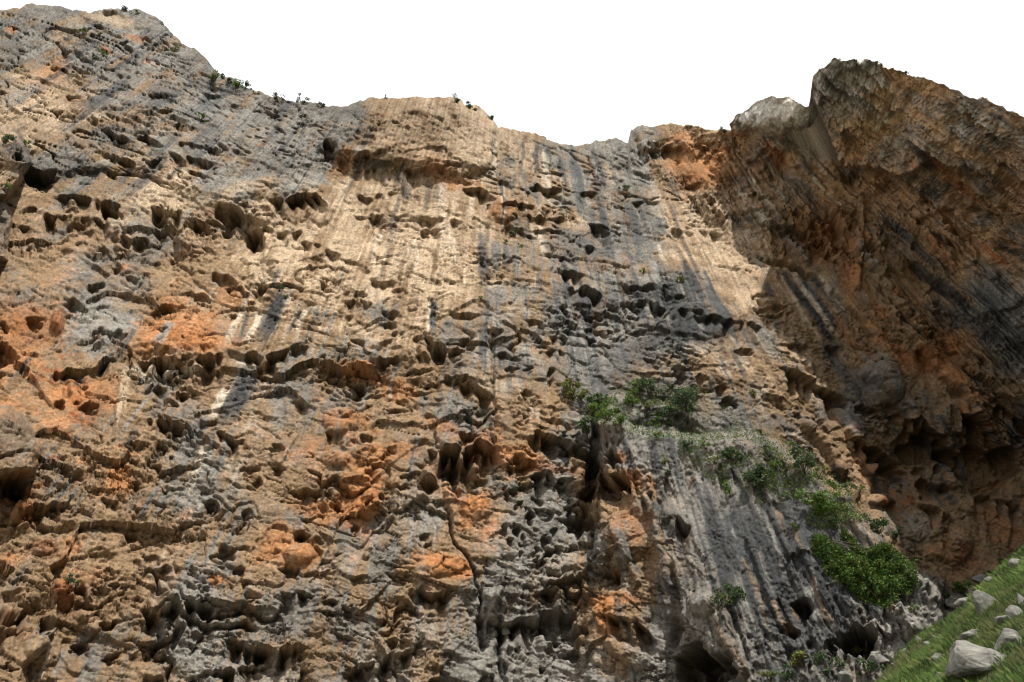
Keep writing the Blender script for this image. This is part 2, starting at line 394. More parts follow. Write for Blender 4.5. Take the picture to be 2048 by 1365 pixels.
ROOFS = [
    ([(72, 96), (103, 91), (125, 95), (148, 101), (180, 113)], 1.8), ([(103, 129), (131, 148), (160, 166)], 1.6), ([(191, 20), (220, 21), (250, 29)], 2.0),
    ([(178, 48), (208, 53)], 1.0), ([(238, 82), (262, 92), (288, 99)], 1.2), ([(296, 120), (320, 131)], 1.1), ([(215, 72), (245, 70)], .7),
    ([(218, 264), (240, 268), (258, 274)], 2.4), ([(262, 268), (290, 273), (326, 290)], 2.4), ([(208, 305), (241, 312), (277, 325)], 2.2),
    ([(330, 304), (375, 312), (405, 320), (432, 330)], 3.0), ([(288, 321), (322, 318)], 1.6), ([(350, 284), (395, 288), (442, 297)], 1.8),
    ([(430, 284), (500, 306)], 1.3), ([(368, 338), (440, 352)], 1.3), ([(180, 336), (226, 340)], 1.5), ([(185, 222), (260, 210), (275, 214)], .6),
    ([(225, 150), (270, 160)], .7), ([(345, 150), (400, 165)], .8), ([(400, 180), (445, 190)], .7), ([(300, 215), (370, 228)], .9), ([(330, 245), (420, 262)], .7),
    ([(520, 222), (560, 230)], 1.2), ([(455, 205), (478, 212)], 1.0), ([(520, 250), (600, 265)], .6), ([(640, 255), (700, 262)], .6),
    ([(650, 313), (690, 320), (735, 312), (772, 300)], 2.6), ([(652, 286), (668, 290)], 2.0), ([(690, 335), (740, 340), (790, 345)], 1.4),
    ([(50, 333), (85, 344), (115, 353)], 3.0), ([(90, 428), (135, 432)], 2.4), ([(192, 402), (215, 404), (247, 430)], 3.0),
    ([(100, 395), (160, 390), (200, 400)], 1.6), ([(10, 455), (60, 452)], 1.2),
    ([(150, 445), (190, 442), (230, 460)], 1.6), ([(240, 470), (290, 480)], 1.6), ([(60, 490), (110, 500)], 1.0),
    ([(299, 415), (330, 418), (358, 430)], 3.0), ([(438, 413), (470, 420), (512, 446)], 3.2), ([(488, 455), (520, 462), (537, 488)], 2.8),
    ([(541, 403), (583, 400), (620, 386), (640, 415)], 3.0), ([(620, 384), (640, 392), (663, 418)], 2.0), ([(560, 465), (600, 460)], 1.6),
    ([(310, 455), (350, 468)], 1.6), ([(380, 440), (430, 452)], 1.5), ([(600, 480), (650, 490)], 1.2), ([(655, 500), (700, 505)], 1.2),
    ([(700, 388), (760, 392), (800, 386)], 1.0), ([(715, 430), (780, 425)], 1.6), ([(810, 345), (840, 341), (862, 347)], 1.5),
    ([(933, 376), (960, 381), (988, 390)], 2.2), ([(833, 434), (860, 431), (893, 438)], 1.4), ([(836, 453), (880, 452)], 1.2),
    ([(905, 435), (928, 440)], 1.0), ([(912, 455), (932, 460)], 1.1), ([(1064, 370), (1100, 374), (1128, 381)], 1.6), ([(1150, 378), (1192, 386)], 1.4),
    ([(985, 405), (1040, 410), (1110, 416)], 1.4), ([(1050, 428), (1140, 440)], 1.6), ([(1000, 455), (1060, 460)], 1.0), ([(1185, 452), (1228, 478)], 1.8), ([(1320, 455), (1385, 468)], 1.4),
    ([(1240, 395), (1320, 405)], 1.2), ([(1150, 480), (1200, 500)], 1.2), ([(1117, 534), (1162, 548), (1180, 560)], 2.0), ([(1126, 563), (1179, 583), (1215, 600)], 2.4), ([(1235, 565), (1300, 575), (1375, 598)], 1.2),
    ([(1215, 600), (1290, 608), (1350, 618), (1420, 640)], 1.8), ([(1380, 640), (1480, 650)], 1.4),
    ([(823, 672), (852, 672), (873, 689), (920, 697)], 3.2), ([(818, 708), (862, 714)], 1.6), ([(750, 731), (785, 722), (816, 718)], 1.6), ([(770, 669), (806, 665)], 1.2),
    ([(974, 657), (1000, 659), (1020, 656)], 1.4), ([(922, 760), (960, 772), (992, 790)], 2.4), ([(890, 754), (936, 751)], 1.4), ([(695, 726), (730, 735), (766, 756)], 2.4),
    ([(698, 762), (738, 770)], 1.6), ([(1105, 671), (1135, 674)], 1.2), ([(1057, 641), (1105, 648)], 1.2), ([(1075, 700), (1130, 706)], 1.2), ([(995, 705), (1045, 712)], 1.2),
    ([(760, 620), (800, 628)], 1.2), ([(740, 560), (790, 565)], 1.1), ([(900, 620), (950, 628)], .9), ([(640, 560), (690, 570)], 1.4), ([(690, 600), (740, 610)], 1.3),
    ([(852, 898), (908, 899), (952, 885), (990, 894), (1008, 905)], 5.0), ([(1050, 873), (1078, 857), (1124, 878), (1162, 922)], 4.0), ([(920, 870), (965, 864)], 1.2),
    ([(842, 958), (880, 962)], 2.0), ([(1040, 955), (1100, 950), (1150, 965)], 2.2), ([(1010, 930), (1060, 935)], 1.6), ([(818, 1178), (866, 1188), (916, 1181)], 2.8),
    ([(970, 1240), (1010, 1244), (1100, 1238)], 3.6), ([(680, 1354), (732, 1325), (783, 1305), (831, 1293), (850, 1272)], 2.6), ([(850, 1008), (880, 1015), (902, 1030)], .9),
    ([(826, 1068), (872, 1070)], .7), ([(1050, 1195), (1090, 1180), (1160, 1190)], 2.6), ([(920, 1215), (960, 1222)], 1.4), ([(1283, 1026), (1317, 1033), (1335, 1030)], 2.6),
    ([(1328, 1030), (1350, 1032), (1377, 1046)], 2.4), ([(1188, 1142), (1245, 1150)], 2.4), ([(1130, 1018), (1200, 1012)], 3.0), ([(1205, 1238), (1280, 1255), (1320, 1290)], 2.2),
    ([(1210, 935), (1255, 955)], 3.0), ([(1200, 870), (1240, 880)], 2.2), ([(1290, 985), (1318, 995)], 1.6), ([(1120, 1165), (1180, 1150)], 2.0),
    ([(100, 747), (151, 740), (193, 726), (241, 716)], 2.2), ([(241, 716), (286, 715), (344, 720), (396, 726), (430, 718), (475, 706)], 2.6), ([(465, 706), (510, 713), (551, 713), (585, 692), (622, 676)], 1.8),
    ([(296, 836), (344, 848), (377, 857)], 2.2), ([(300, 775), (350, 782), (400, 778)], 1.6), ([(430, 870), (490, 880)], 1.8), ([(560, 800), (620, 806)], 1.3), ([(630, 860), (690, 866)], 1.3),
    ([(0, 950), (34, 944), (66, 958)], 3.4), ([(258, 1205), (320, 1224), (362, 1206), (450, 1216)], 3.0), ([(440, 1266), (499, 1290), (568, 1301), (622, 1294)], 3.2), ([(375, 1350), (482, 1339), (568, 1318)], 1.5),
    ([(280, 1352), (330, 1358)], 2.0), ([(560, 1180), (640, 1190)], 1.4), ([(640, 1200), (720, 1215)], 1.2), ([(700, 1150), (760, 1158)], 1.0), ([(290, 1130), (360, 1140)], 1.0),
    ([(130, 1060), (170, 1068)], 1.2), ([(60, 1010), (110, 1020)], 1.6), ([(200, 1000), (240, 1005)], 1.0), ([(0, 1225), (45, 1222)], 2.6), ([(80, 1240), (105, 1250)], 2.0),
    # right wall
    ([(1505, 312), (1540, 290), (1580, 306), (1594, 340)], 2.0), ([(1560, 738), (1600, 752), (1640, 776), (1692, 802)], 3.0), ([(1775, 830), (1837, 838), (1906, 880)], 5.0),
    ([(1885, 798), (1961, 846), (1996, 806), (2060, 850)], 5.0), ([(1700, 880), (1760, 900), (1830, 950)], 3.0), ([(1534, 516), (1599, 530), (1640, 560)], 1.4), ([(1400, 460), (1440, 470)], 1.2),
    ([(1470, 640), (1530, 650)], 1.2), ([(1480, 590), (1545, 600)], 1.2), ([(1510, 620), (1580, 628)], 1.6), ([(1560, 690), (1620, 696)], 1.2), ([(1650, 690), (1700, 700)], 1.4),
    ([(1730, 320), (1796, 342), (1846, 364)], 1.8), ([(1880, 300), (1960, 330)], 1.5), ([(1900, 180), (1960, 215)], 1.2), ([(1930, 410), (2020, 440)], 1.8), ([(1760, 240), (1830, 262)], 1.4),
    ([(1800, 380), (1880, 410)], 1.6), ([(1660, 430), (1710, 440)], 1.4), ([(1830, 700), (1890, 730)], 2.0), ([(1940, 700), (2010, 740)], 2.0), ([(1950, 980), (2050, 1010)], 3.0), ([(1830, 1010), (1910, 1040)], 2.4),
    ([(1270, 300), (1330, 290), (1380, 300)], 1.8), ([(1420, 290), (1480, 285), (1500, 300)], 1.5), ([(1350, 370), (1400, 365)], 1.3),
    # buttress
    ([(1580, 1210), (1612, 1202), (1622, 1212)], 2.2), ([(1680, 1262), (1720, 1250), (1755, 1266)], 4.0), ([(1560, 1250), (1600, 1262)], 1.4), ([(1430, 990), (1480, 992)], .7), ([(1450, 1240), (1540, 1232)], .8),
]
for pts, d in ROOFS:
    roof(pts, d, 8 + 3 * d if (pts[0][1] < 345 and pts[0][0] < 660) else None)
POCKETS = [
    (655, 300, 9, 16, 2.4), (80, 352, 28, 16, 2.2), (456, 436, 18, 20, 2.4), (512, 474, 22, 15, 2.2), (225, 418, 20, 12, 2), (325, 437, 16, 10, 1.8), (340, 459, 14, 9), (395, 455, 14, 12), (150, 458, 18, 10), (60, 420, 16, 9),
    (783, 627, 12, 7), (776, 648, 13, 8), (770, 689, 11, 7), (797, 584, 12, 6), (721, 593, 12, 7), (700, 634, 10, 7), (945, 693, 10, 6), (1102, 751, 7, 14, 1.4), (1024, 738, 14, 6), (1059, 738, 9, 6), (1055, 789, 12, 8), (730, 880, 14, 7),
    (1038, 1011, 7, 7), (1028, 1017, 5, 5), (1058, 1032, 11, 15, 1.8), (1036, 1063, 8, 15, 1.4), (1012, 1062, 10, 10, 1.1), (1078, 1018, 5, 5), (1085, 1002, 7, 7), (1070, 1000, 5, 4), (1096, 1033, 4, 4), (1047, 1078, 5, 9), (1045, 1094, 6, 8), (1062, 1113, 6, 6), (1036, 1113, 6, 7),
    (1089, 1084, 9, 11, 1.2), (1072, 1100, 6, 9), (1096, 1102, 7, 8), (1104, 1063, 7, 10), (1030, 988, 8, 7), (1013, 996, 6, 7), (1020, 1085, 7, 8), (1076, 1128, 16, 9, 2.0), (1090, 1339, 10, 7, 1.2), (1022, 1299, 6, 6), (1039, 1299, 6, 6),
    (1165, 1040, 34, 16, 3.0, -10), (1120, 1250, 50, 30, 3.5, 20), (1130, 1290, 40, 20, 2.0, 25), (930, 950, 45, 25, 2.2, 25), (176, 815, 23, 12, 1.6), (117, 808, 13, 10), (537, 739, 20, 17, 1.6), (600, 700, 16, 10),
    (193, 574, 17, 9, 1.6), (148, 605, 22, 12, 1.4), (238, 670, 16, 9), (193, 663, 14, 10), (69, 643, 22, 11, 1.5), (10, 705, 24, 16, 2.2), (451, 557, 24, 11, 1.4, 15), (520, 577, 12, 12), (406, 595, 16, 8), (331, 615, 14, 8), (268, 557, 12, 7), (231, 536, 14, 7), (465, 629, 9, 6), (330, 460, 18, 9),
    (262, 1065, 19, 9, 1.3), (330, 980, 6, 14), (272, 978, 5, 11), (220, 1253, 18, 10), (165, 1291, 17, 12, 1.4), (224, 1312, 15, 9), (310, 1294, 15, 9), (609, 1074, 9, 8), (635, 1080, 10, 5), (579, 1143, 20, 10, 1.4), (458, 1105, 19, 14, 1.4), (517, 969, 9, 8), (613, 990, 27, 14, 1.6), (654, 989, 8, 7),
    (670, 1013, 12, 7), (732, 1010, 5, 13, 1.2), (714, 1055, 10, 8), (602, 1077, 11, 10), (480, 1140, 14, 9), (50, 1035, 16, 14), (560, 940, 12, 8), (860, 1090, 8, 5), (420, 1015, 10, 7), (500, 940, 16, 8), (555, 900, 14, 8), (390, 930, 8, 12),
    (1605, 1214, 17, 15, 2.4), (1576, 1258, 12, 9), (1590, 1262, 14, 10), (1665, 1300, 10, 10), (1715, 1280, 32, 22, 4.0), (1620, 1285, 9, 7), (1410, 1335, 60, 40, 6.0, 30), (1395, 1310, 26, 26, 4.0),
    (1225, 915, 17, 12, 2.2, 20), (1240, 960, 28, 14, 2.5, 10), (1550, 335, 42, 28, 2.0), (1708, 352, 10, 16, 2.4), (1860, 900, 50, 30, 4.0, 20), (1960, 930, 70, 40, 4.0), (1780, 930, 40, 18, 3.0, 30), (1880, 980, 40, 20, 2.5, 20), (1640, 470, 40, 40, 1.5), (1560, 470, 30, 24, 1.2),
    (1545, 615, 24, 8, 1.5), (1520, 590, 14, 6), (1490, 700, 16, 8), (1400, 780, 20, 9), (1440, 780, 14, 10), (1455, 805, 20, 10, 1.4), (1400, 760, 10, 12), (1360, 760, 12, 8), (1670, 800, 26, 12, 2.0, 30), (1730, 820, 22, 12, 2.0, 20),
    (30, 970, 34, 14, 2.6), (-5, 1250, 24, 40, 2.6), (35, 310, 9, 9, 1.6), (1165, 905, 22, 14, 2.0), (1185, 940, 10, 40, 3.0),
]
for p in POCKETS:
    pocket(*p)
for pts, w, d in [
    ([(897, 1012), (904, 1060), (921, 1101), (945, 1143), (962, 1191), (966, 1245)], 3, 1.6), ([(966, 1230), (964, 1300)], 8, 2.4), ([(1000, 1240), (1004, 1340)], 3, 1.0),
    ([(1623, 205), (1641, 248), (1658, 286), (1675, 324), (1692, 362), (1712, 380)], 6, 3.0), ([(1720, 348), (1772, 383)], 4, 1.8), ([(1809, 521), (1864, 569), (1913, 596), (1978, 651), (2010, 700)], 9, 1.6),
    ([(1716, 403), (1713, 479), (1708, 570)], 5, 1.0), ([(990, 680), (990, 740), (993, 850)], 3, .8), ([(1258, 262), (1290, 330)], 8, 1.5), ([(1505, 517), (1600, 534), (1680, 598), (1760, 690)], 6, 1.5),
    ([(1190, 850), (1182, 940), (1180, 1010)], 10, 2.5), ([(1340, 1130), (1350, 1230), (1352, 1300)], 9, 2.0), ([(1000, 250), (985, 330)], 4, .8), ([(430, 150), (425, 180)], 5, 1.2), ([(1450, 1200), (1500, 1330)], 5, .8),
    ([(1570, 1130), (1640, 1320)], 5, .35), ([(1430, 900), (1470, 1060)], 4, .35), ([(1480, 880), (1560, 1090)], 4, .3), ([(1640, 1100), (1760, 1260)], 7, .5), ([(250, 1100), (330, 1075), (430, 1040)], 3, .5),
    ([(160, 1290), (210, 1260), (300, 1225)], 3, .5), ([(380, 560), (440, 600)], 3, .4), ([(1275, 1000), (1285, 1025)], 4, .8),
]:
    groove(pts, w, d)
for pts, w, h in [
    ([(1232, 1030), (1245, 1085), (1277, 1165)], 8, 1.0), ([(1541, 272), (1589, 320), (1658, 369), (1713, 386)], 10, .9), ([(1751, 417), (1830, 458), (1920, 506), (1985, 551)], 13, 1.5), ([(1727, 330), (1796, 341), (1844, 365)], 9, 1.1),
    ([(1823, 430), (1900, 410), (2002, 465), (2060, 489)], 12, 1.4), ([(1720, 403), (1717, 480), (1712, 570)], 10, 1.2), ([(1740, 740), (1790, 780), (1830, 850)], 22, 2.0), ([(745, 720), (760, 722)], 8, 1.0),
    ([(805, 350), (808, 400)], 7, .7), ([(255, 718), (246, 790), (228, 880)], 9, .5), ([(790, 960), (785, 1030), (770, 1060)], 6, .7), ([(865, 600), (866, 682)], 6, .5), ([(985, 860), (1010, 930)], 6, .7),
    ([(1800, 620), (1880, 720), (1960, 800)], 20, 1.6), ([(1760, 560), (1850, 660)], 16, 1.4), ([(1880, 560), (1990, 640)], 16, 1.2), ([(1700, 860), (1745, 940)], 14, 1.4), ([(1610, 845), (1655, 890), (1682, 950)], 12, 1.6),
    ([(1225, 1290), (1290, 1330)], 18, 1.2), ([(1600, 1100), (1690, 1260)], 9, .6), ([(1500, 1080), (1590, 1310)], 8, .5), ([(1420, 1220), (1500, 1365)], 12, .8), ([(1190, 870), (1196, 980)], 7, 1.0), ([(1010, 1150), (985, 1220)], 7, .8),
    ([(1185, 1130), (1215, 1115), (1240, 1095)], 5, .8), ([(20, 1060), (60, 960)], 7, .8), ([(1700, 1040), (1840, 1180)], 10, .6),
]:
    rib(pts, w, h)
for b in [
    (860, 950, 20, 14, 1.6), (851, 985, 16, 12, .7), (335, 1208, 22, 24, 1.6), (117, 646, 12, 24, 1.6), (195, 675, 12, 16, 1.2), (45, 1030, 22, 30, 1.6), (125, 1190, 26, 26, 1.5), (85, 1100, 24, 18, 1.0), (745, 1000, 26, 40, 1.4), (660, 985, 22, 14, 1.0), (600, 1110, 34, 22, 1.0),
    (1010, 420, 30, 26, 1.6), (1750, 717, 9, 8, 1.2), (1770, 760, 34, 50, 2.0), (1540, 235, 50, 30, 2.0), (1590, 225, 34, 30, 1.4), (1490, 240, 22, 20, 1.5), (1740, 370, 34, 24, 1.6), (1705, 330, 16, 26, 1.6), (1660, 170, 30, 40, 1.6), (1760, 190, 60, 40, 1.5), (1860, 240, 50, 60, 1.6),
    (720, 745, 40, 18, 1.0), (690, 840, 46, 28, .8), (680, 920, 28, 16, 1.0), (1250, 1080, 40, 50, 1.2), (1235, 1230, 46, 50, 1.4), (1130, 890, 30, 18, 1.0), (985, 1215, 24, 40, 1.4), (885, 1130, 44, 22, .8), (955, 1010, 40, 26, .8), (1335, 840, 60, 26, 1.4), (1230, 850, 40, 18, 1.0),
    (1265, 830, 36, 20, 1.2), (1410, 1210, 30, 26, 1.4), (1820, 1250, 34, 36, 1.5), (1790, 1225, 22, 18, 1.0), (1860, 1180, 30, 26, 1.0), (1700, 990, 26, 18, 1.0), (1770, 1000, 30, 14, 1.4), (1930, 830, 50, 40, 2.0), (1900, 1090, 50, 40, 2.0), (1860, 1040, 40, 40, 1.6), (560, 520, 24, 40, .8), (525, 430, 22, 24, 1.0),
    (640, 420, 26, 24, 1.2), (590, 420, 30, 24, 1.0), (480, 380, 60, 24, .8), (430, 680, 120, 40, .8), (90, 1290, 40, 40, 1.0), (840, 330, 60, 30, .6), (1400, 640, 90, 36, 1.0), (1270, 590, 60, 16, .8),
]:
    bulge(*b)

# ------------------------------------------------------------------ the cliff: scattered relief, in metres of the place itself
X, Y, Z = P0[..., 0], P0[..., 1], P0[..., 2]
D_hand = D; D = np.zeros_like(D)
gaussx = lambda cx, cy, sx, sy: np.exp(-((PX - cx) / sx) ** 2 - ((PY - cy) / sy) ** 2)
slabby = np.clip(sstep(430, 300, PY + 0.12 * np.abs(PX - 250)) * sstep(760, 640, PX) + gaussx(1180, 330, 180, 90), 0, 1)      # smooth grey upper wall
smooth_b = sstep(0, 30, butt_sd)                                                                                            # buttress slab
karst = np.clip(sstep(380, 520, PY) * sstep(1330, 1150, PX) * (1 - smooth_b) * 1.0, 0, 1)                                     # pocketed lower wall
rightm = sstep(-10, 30, sd_r)
mid = np.clip(gaussx(880, 480, 170, 90) + gaussx(500, 640, 110, 55) + gaussx(465, 800, 50, 60) + 0.8 * gaussx(110, 190, 100, 60) + 0.8 * gaussx(370, 1000, 60, 90) + 0.7 * gaussx(850, 1050, 45, 60) + 0.8 * gaussx(1560, 600, 110, 60) + 0.7 * gaussx(230, 1090, 60, 40) + 0.6 * gaussx(330, 380, 60, 40), 0, 1)                                                                                              # clean cream wall in the centre

n25 = fbm(X / 24, Y / 24, Z / 24, 3, 40)
n8 = fbm(X / 8, Y / 8, Z / 8, 3, 50)
D += 1.5 * n25 + (0.7 - 0.4 * slabby - 0.5 * smooth_b - 0.4 * mid) * n8
wq = fbm(X / 5, Y / 5, Z / 5, 2, 60)
wq2 = fbm(X / 1.9, Y / 1.9, Z / 1.9, 2, 64)

def ledges(space, amp, dip, warp, seed, pw=2.4, ax=9.0, cover=0.1):
    w = (Z + dip * X + warp * wq * space + 0.35 * warp * wq2 * space) / space
    k = np.floor(w)
    f = w - k
    on = sstep(-cover, 0.35, perlin(X / ax + k * 3.7, Y / ax, k * 1.31, seed))
    return -amp * on * f ** pw * sstep(1.0, 0.93, f)

led = (ledges(6.2, 1.9, 0.10, 2.2, 70, ax=6.0, cover=-0.05) * (0.4 + 0.7 * karst - 0.1 * rightm) * (1 - 0.8 * mid) * (1 - .8 * smooth_b)
       + ledges(2.3, 0.75, 0.12, 2.4, 71, ax=3.5, cover=-0.12) * (0.75 + 0.25 * karst) * (1 - 0.5 * mid) * (1 - .6 * smooth_b)
       + ledges(0.9, 0.24, 0.16, 2.2, 72, ax=2.0, cover=-0.1) * (1 - .5 * smooth_b))
D += led
# vertical flutes and ribs (run-off), strongest on the right wall and the buttress
VPY = -350.0
az = (PX - 1024) / (PY - VPY) * 1400
fl = fbm(az / 26 + 0.5 * wq, PY / 420, 0.2, 3, 80)
fl2 = fbm(az / 11 + 0.6 * wq2, PY / 170 + 0.5 * wq, 0.7, 3, 84)
flm = 0.12 + 0.4 * rightm + 0.03 * smooth_b + 0.3 * gaussx(900, 260, 200, 90)
D += flm * (0.9 * (0.6 - np.abs(fl) * 2.0) + 0.35 * fl2)
# hollows of several sizes
jx, jy, jz = X + 0.9 * wq2, Y + 0.9 * wq, Z + 0.9 * wq2
pk = sstep(0.0, 0.45, fbm(X / 6.5, Y / 6.5, Z / 5.5, 3, 95) + 0.5 * n25 + 0.12 + 0.35 * gaussx(1070, 1060, 90, 90))
D -= 1.1 * pits(jx / 4.6, jy / 4.6, jz / 3.4, 0.30, 0.25, 0.6, 90) * karst * pk * (1 - 0.9 * mid)
D -= 0.60 * pits(jx / 1.9, jy / 1.9, jz / 1.4, 0.45, 0.25, 0.6, 91) * (karst * (0.08 + 0.92 * pk) + 0.05 * rightm) * (1 - 0.8 * mid)
D -= 0.24 * pits(jx / 0.85, jy / 0.85, jz / 0.7, 0.45, 0.25, 0.6, 92) * np.clip(karst * (0.25 + 0.75 * pk) + 0.2 * rightm, 0, 1) * (1 - 0.5 * mid)
# angular broken rock
D += ledges(1.8, 0.45, 0.95, 0.5, 73, pw=3.5, ax=5.0, cover=-0.06) * slabby + ledges(4.6, 1.1, 0.85, 0.5, 74, pw=3.5, ax=7.0, cover=-0.10) * slabby + ledges(10.0, 1.8, 0.75, 0.6, 75, pw=3.0, ax=11.0, cover=-0.1) * slabby
fk = 1.2 * wq
D += (0.35 + 0.8 * karst + 0.7 * rightm) * (1 - 0.7 * smooth_b) * (1 - 0.6 * mid) * facets((X + fk) / 8.5, (Y + fk) / 8.5, (Z - fk) / 6.5, 153)
ruf = sstep(-0.15, 0.45, fbm(X / 7, Y / 7, Z / 7, 3, 160))
fj = 0.5 * wq2
D += (0.15 + ruf) * (0.6 - 0.4 * slabby - 0.1 * smooth_b - 0.4 * mid + 0.3 * rightm) * facets((X + fj) / 3.6, (Y + fj) / 3.6, (Z + fj) / 2.8, 150)
D += (0.25 + ruf) * (1 - 0.55 * rightm) * (0.44 - 0.2 * slabby - 0.08 * smooth_b - 0.2 * mid) * facets((X + fj) / 1.5, (Y + fj) / 1.5, (Z - fj) / 1.1, 151)
D += (0.035 + 0.05 * ruf) * rng.normal(size=D.shape).astype(F32) * (1 - 0.4 * smooth_b)
D += (0.3 + ruf) * (1 - 0.4 * rightm) * (0.21 - 0.04 * smooth_b) * facets(X / 0.62, Y / 0.62, Z / 0.48, 152)
D += 0.28 * (1 - 0.3 * slabby) * (np.abs(fbm(X / 2.4, Y / 2.4, Z / 1.6, 3, 100)) * 2 - 0.5)
D += 0.11 * (np.abs(fbm(X / 0.8, Y / 0.8, Z / 0.55, 2, 104)) * 2 - 0.5) * (1 - .4 * smooth_b)
# bedding cracks: thin dark seams dipping to the right, broken into dashes
th = R(19)
ca_, cb_ = PX * math.cos(th) + PY * math.sin(th), -PX * math.sin(th) + PY * math.cos(th)
# long plates: along the bedding on the upper wall, down the fall line on the right wall
D += (0.9 * slabby + 0.35 * (1 - slabby) * (1 - smooth_b) * (1 - rightm) * (1 - 0.7 * mid)) * plates(ca_ / 95 + 0.25 * wq, cb_ / 21 + 0.3 * wq2, 154)
D += 0.45 * slabby * plates(ca_ / 40 + 0.3 * wq, cb_ / 9 + 0.3 * wq2, 155)
D += rightm * 3.0 * plates(az / 75 + 0.4 * wq, PY / 230 + 0.4 * wq2, 156) + rightm * 0.35 * plates(az / 22 + 0.5 * wq2, PY / 80 + 0.4 * wq, 157)
D += smooth_b * 0.8 * plates(az / 24 + 0.4 * wq, PY / 75 + 0.4 * wq2, 158) + smooth_b * 0.35 * plates(az / 8 + 0.4 * wq2, PY / 24 + 0.4 * wq, 159)
D_crack = np.zeros_like(D)
for (la, lb_, ew, dep, sd_) in ((70, 11, 0.055, 0.8, 170), (34, 5.5, 0.09, 0.42, 175), (140, 26, 0.03, 1.3, 180)):
    nn_ = perlin(ca_ / la, cb_ / lb_, 0.3, sd_) + 0.35 * perlin(ca_ / (la * .4), cb_ / (lb_ * .5), 0.6, sd_ + 1)
    msk = sstep(0.0, 0.35, fbm(PX / 70, PY / 45, 0.4, 3, sd_ + 2) + 0.12 * slabby)
    D_crack += dep * np.exp(-(nn_ / ew) ** 2) * msk * np.clip(1.0 * slabby + 0.45 + 0.1 * karst - 0.15 * smooth_b, 0, 1.2)
# blocks on the right wall
blk = np.floor((Z + 0.7 * X + 3 * wq) / 7.0) * 0.37 + np.floor((Y - 0.5 * X + 3 * wq2) / 6.0) * 0.61
D += rightm * 1.3 * (blk - np.floor(blk) - 0.5)

# fissures down the fall line of the right wall
fr = perlin(az / 15 + 0.5 * wq2, PY / 420 + 0.4 * wq, 0.4, 190)
D -= rightm * (2.0 * np.exp(-(fr / 0.06) ** 2) + 1.0 * np.exp(-((fr - 0.3) / 0.05) ** 2)) * sstep(-0.2, 0.3, n8)
calm = 0.30 + 0.85 * sstep(-0.28, 0.30, fbm(X / 13, Y / 13, Z / 10, 3, 195) + 0.25 * gaussx(1070, 1080, 110, 110))     # smooth panels between broken ground
D *= calm * (0.88 - 0.34 * slabby + 0.1 * rightm) * (1 - 0.65 * sstep(0.955, 1.0, tv))
D_hand = (D_hand - D_crack) * (1 - 0.5 * sstep(0.965, 1.0, tv))
toc = np.array([0, 0, CAMZ], F32) - P0
toc /= np.linalg.norm(toc, axis=-1, keepdims=True)
gz = np.clip((Nrm * toc).sum(-1, keepdims=True), 0, 1)
ndir = Nrm + (0.9 + 0.6 * sstep(0.75, 0.35, gz)) * toc          # on the steeply seen upper wall relief stands out of the face towards the valley
ndir /= np.linalg.norm(ndir, axis=-1, keepdims=True)
hdir = Nrm + (0.9 + 0.5 * slabby + 0.4 * sstep(560, 420, PY) + 0.3 * rightm)[..., None] * toc
hdir /= np.linalg.norm(hdir, axis=-1, keepdims=True)
P = P0 + ndir * D[..., None] + hdir * D_hand[..., None]

# top of the cliff: beyond the rim the plateau runs back out of sight
back = []
rim = P[-1]
dirb = rim - np.array([0, 0, CAMZ], F32)
dirb[:, 2] = 0
dirb /= np.linalg.norm(dirb, axis=1)[:, None]
for i, (o, h) in enumerate([(0.5, 0.25), (1.2, 0.5), (2.5, 0.9), (5, 1.5), (10, 2.5), (20, 4.0), (40, 6.0), (80, 8)]):
    q = rim + dirb * o
    q[:, 2] += h + 0.5 * o ** 0.5 * perlin(q[:, 0] / 4, q[:, 1] / 4, 0.3, 200 + i)
    back.append(q)
P = np.concatenate([P, np.array(back, F32)], 0)
NRB = P.shape[0]

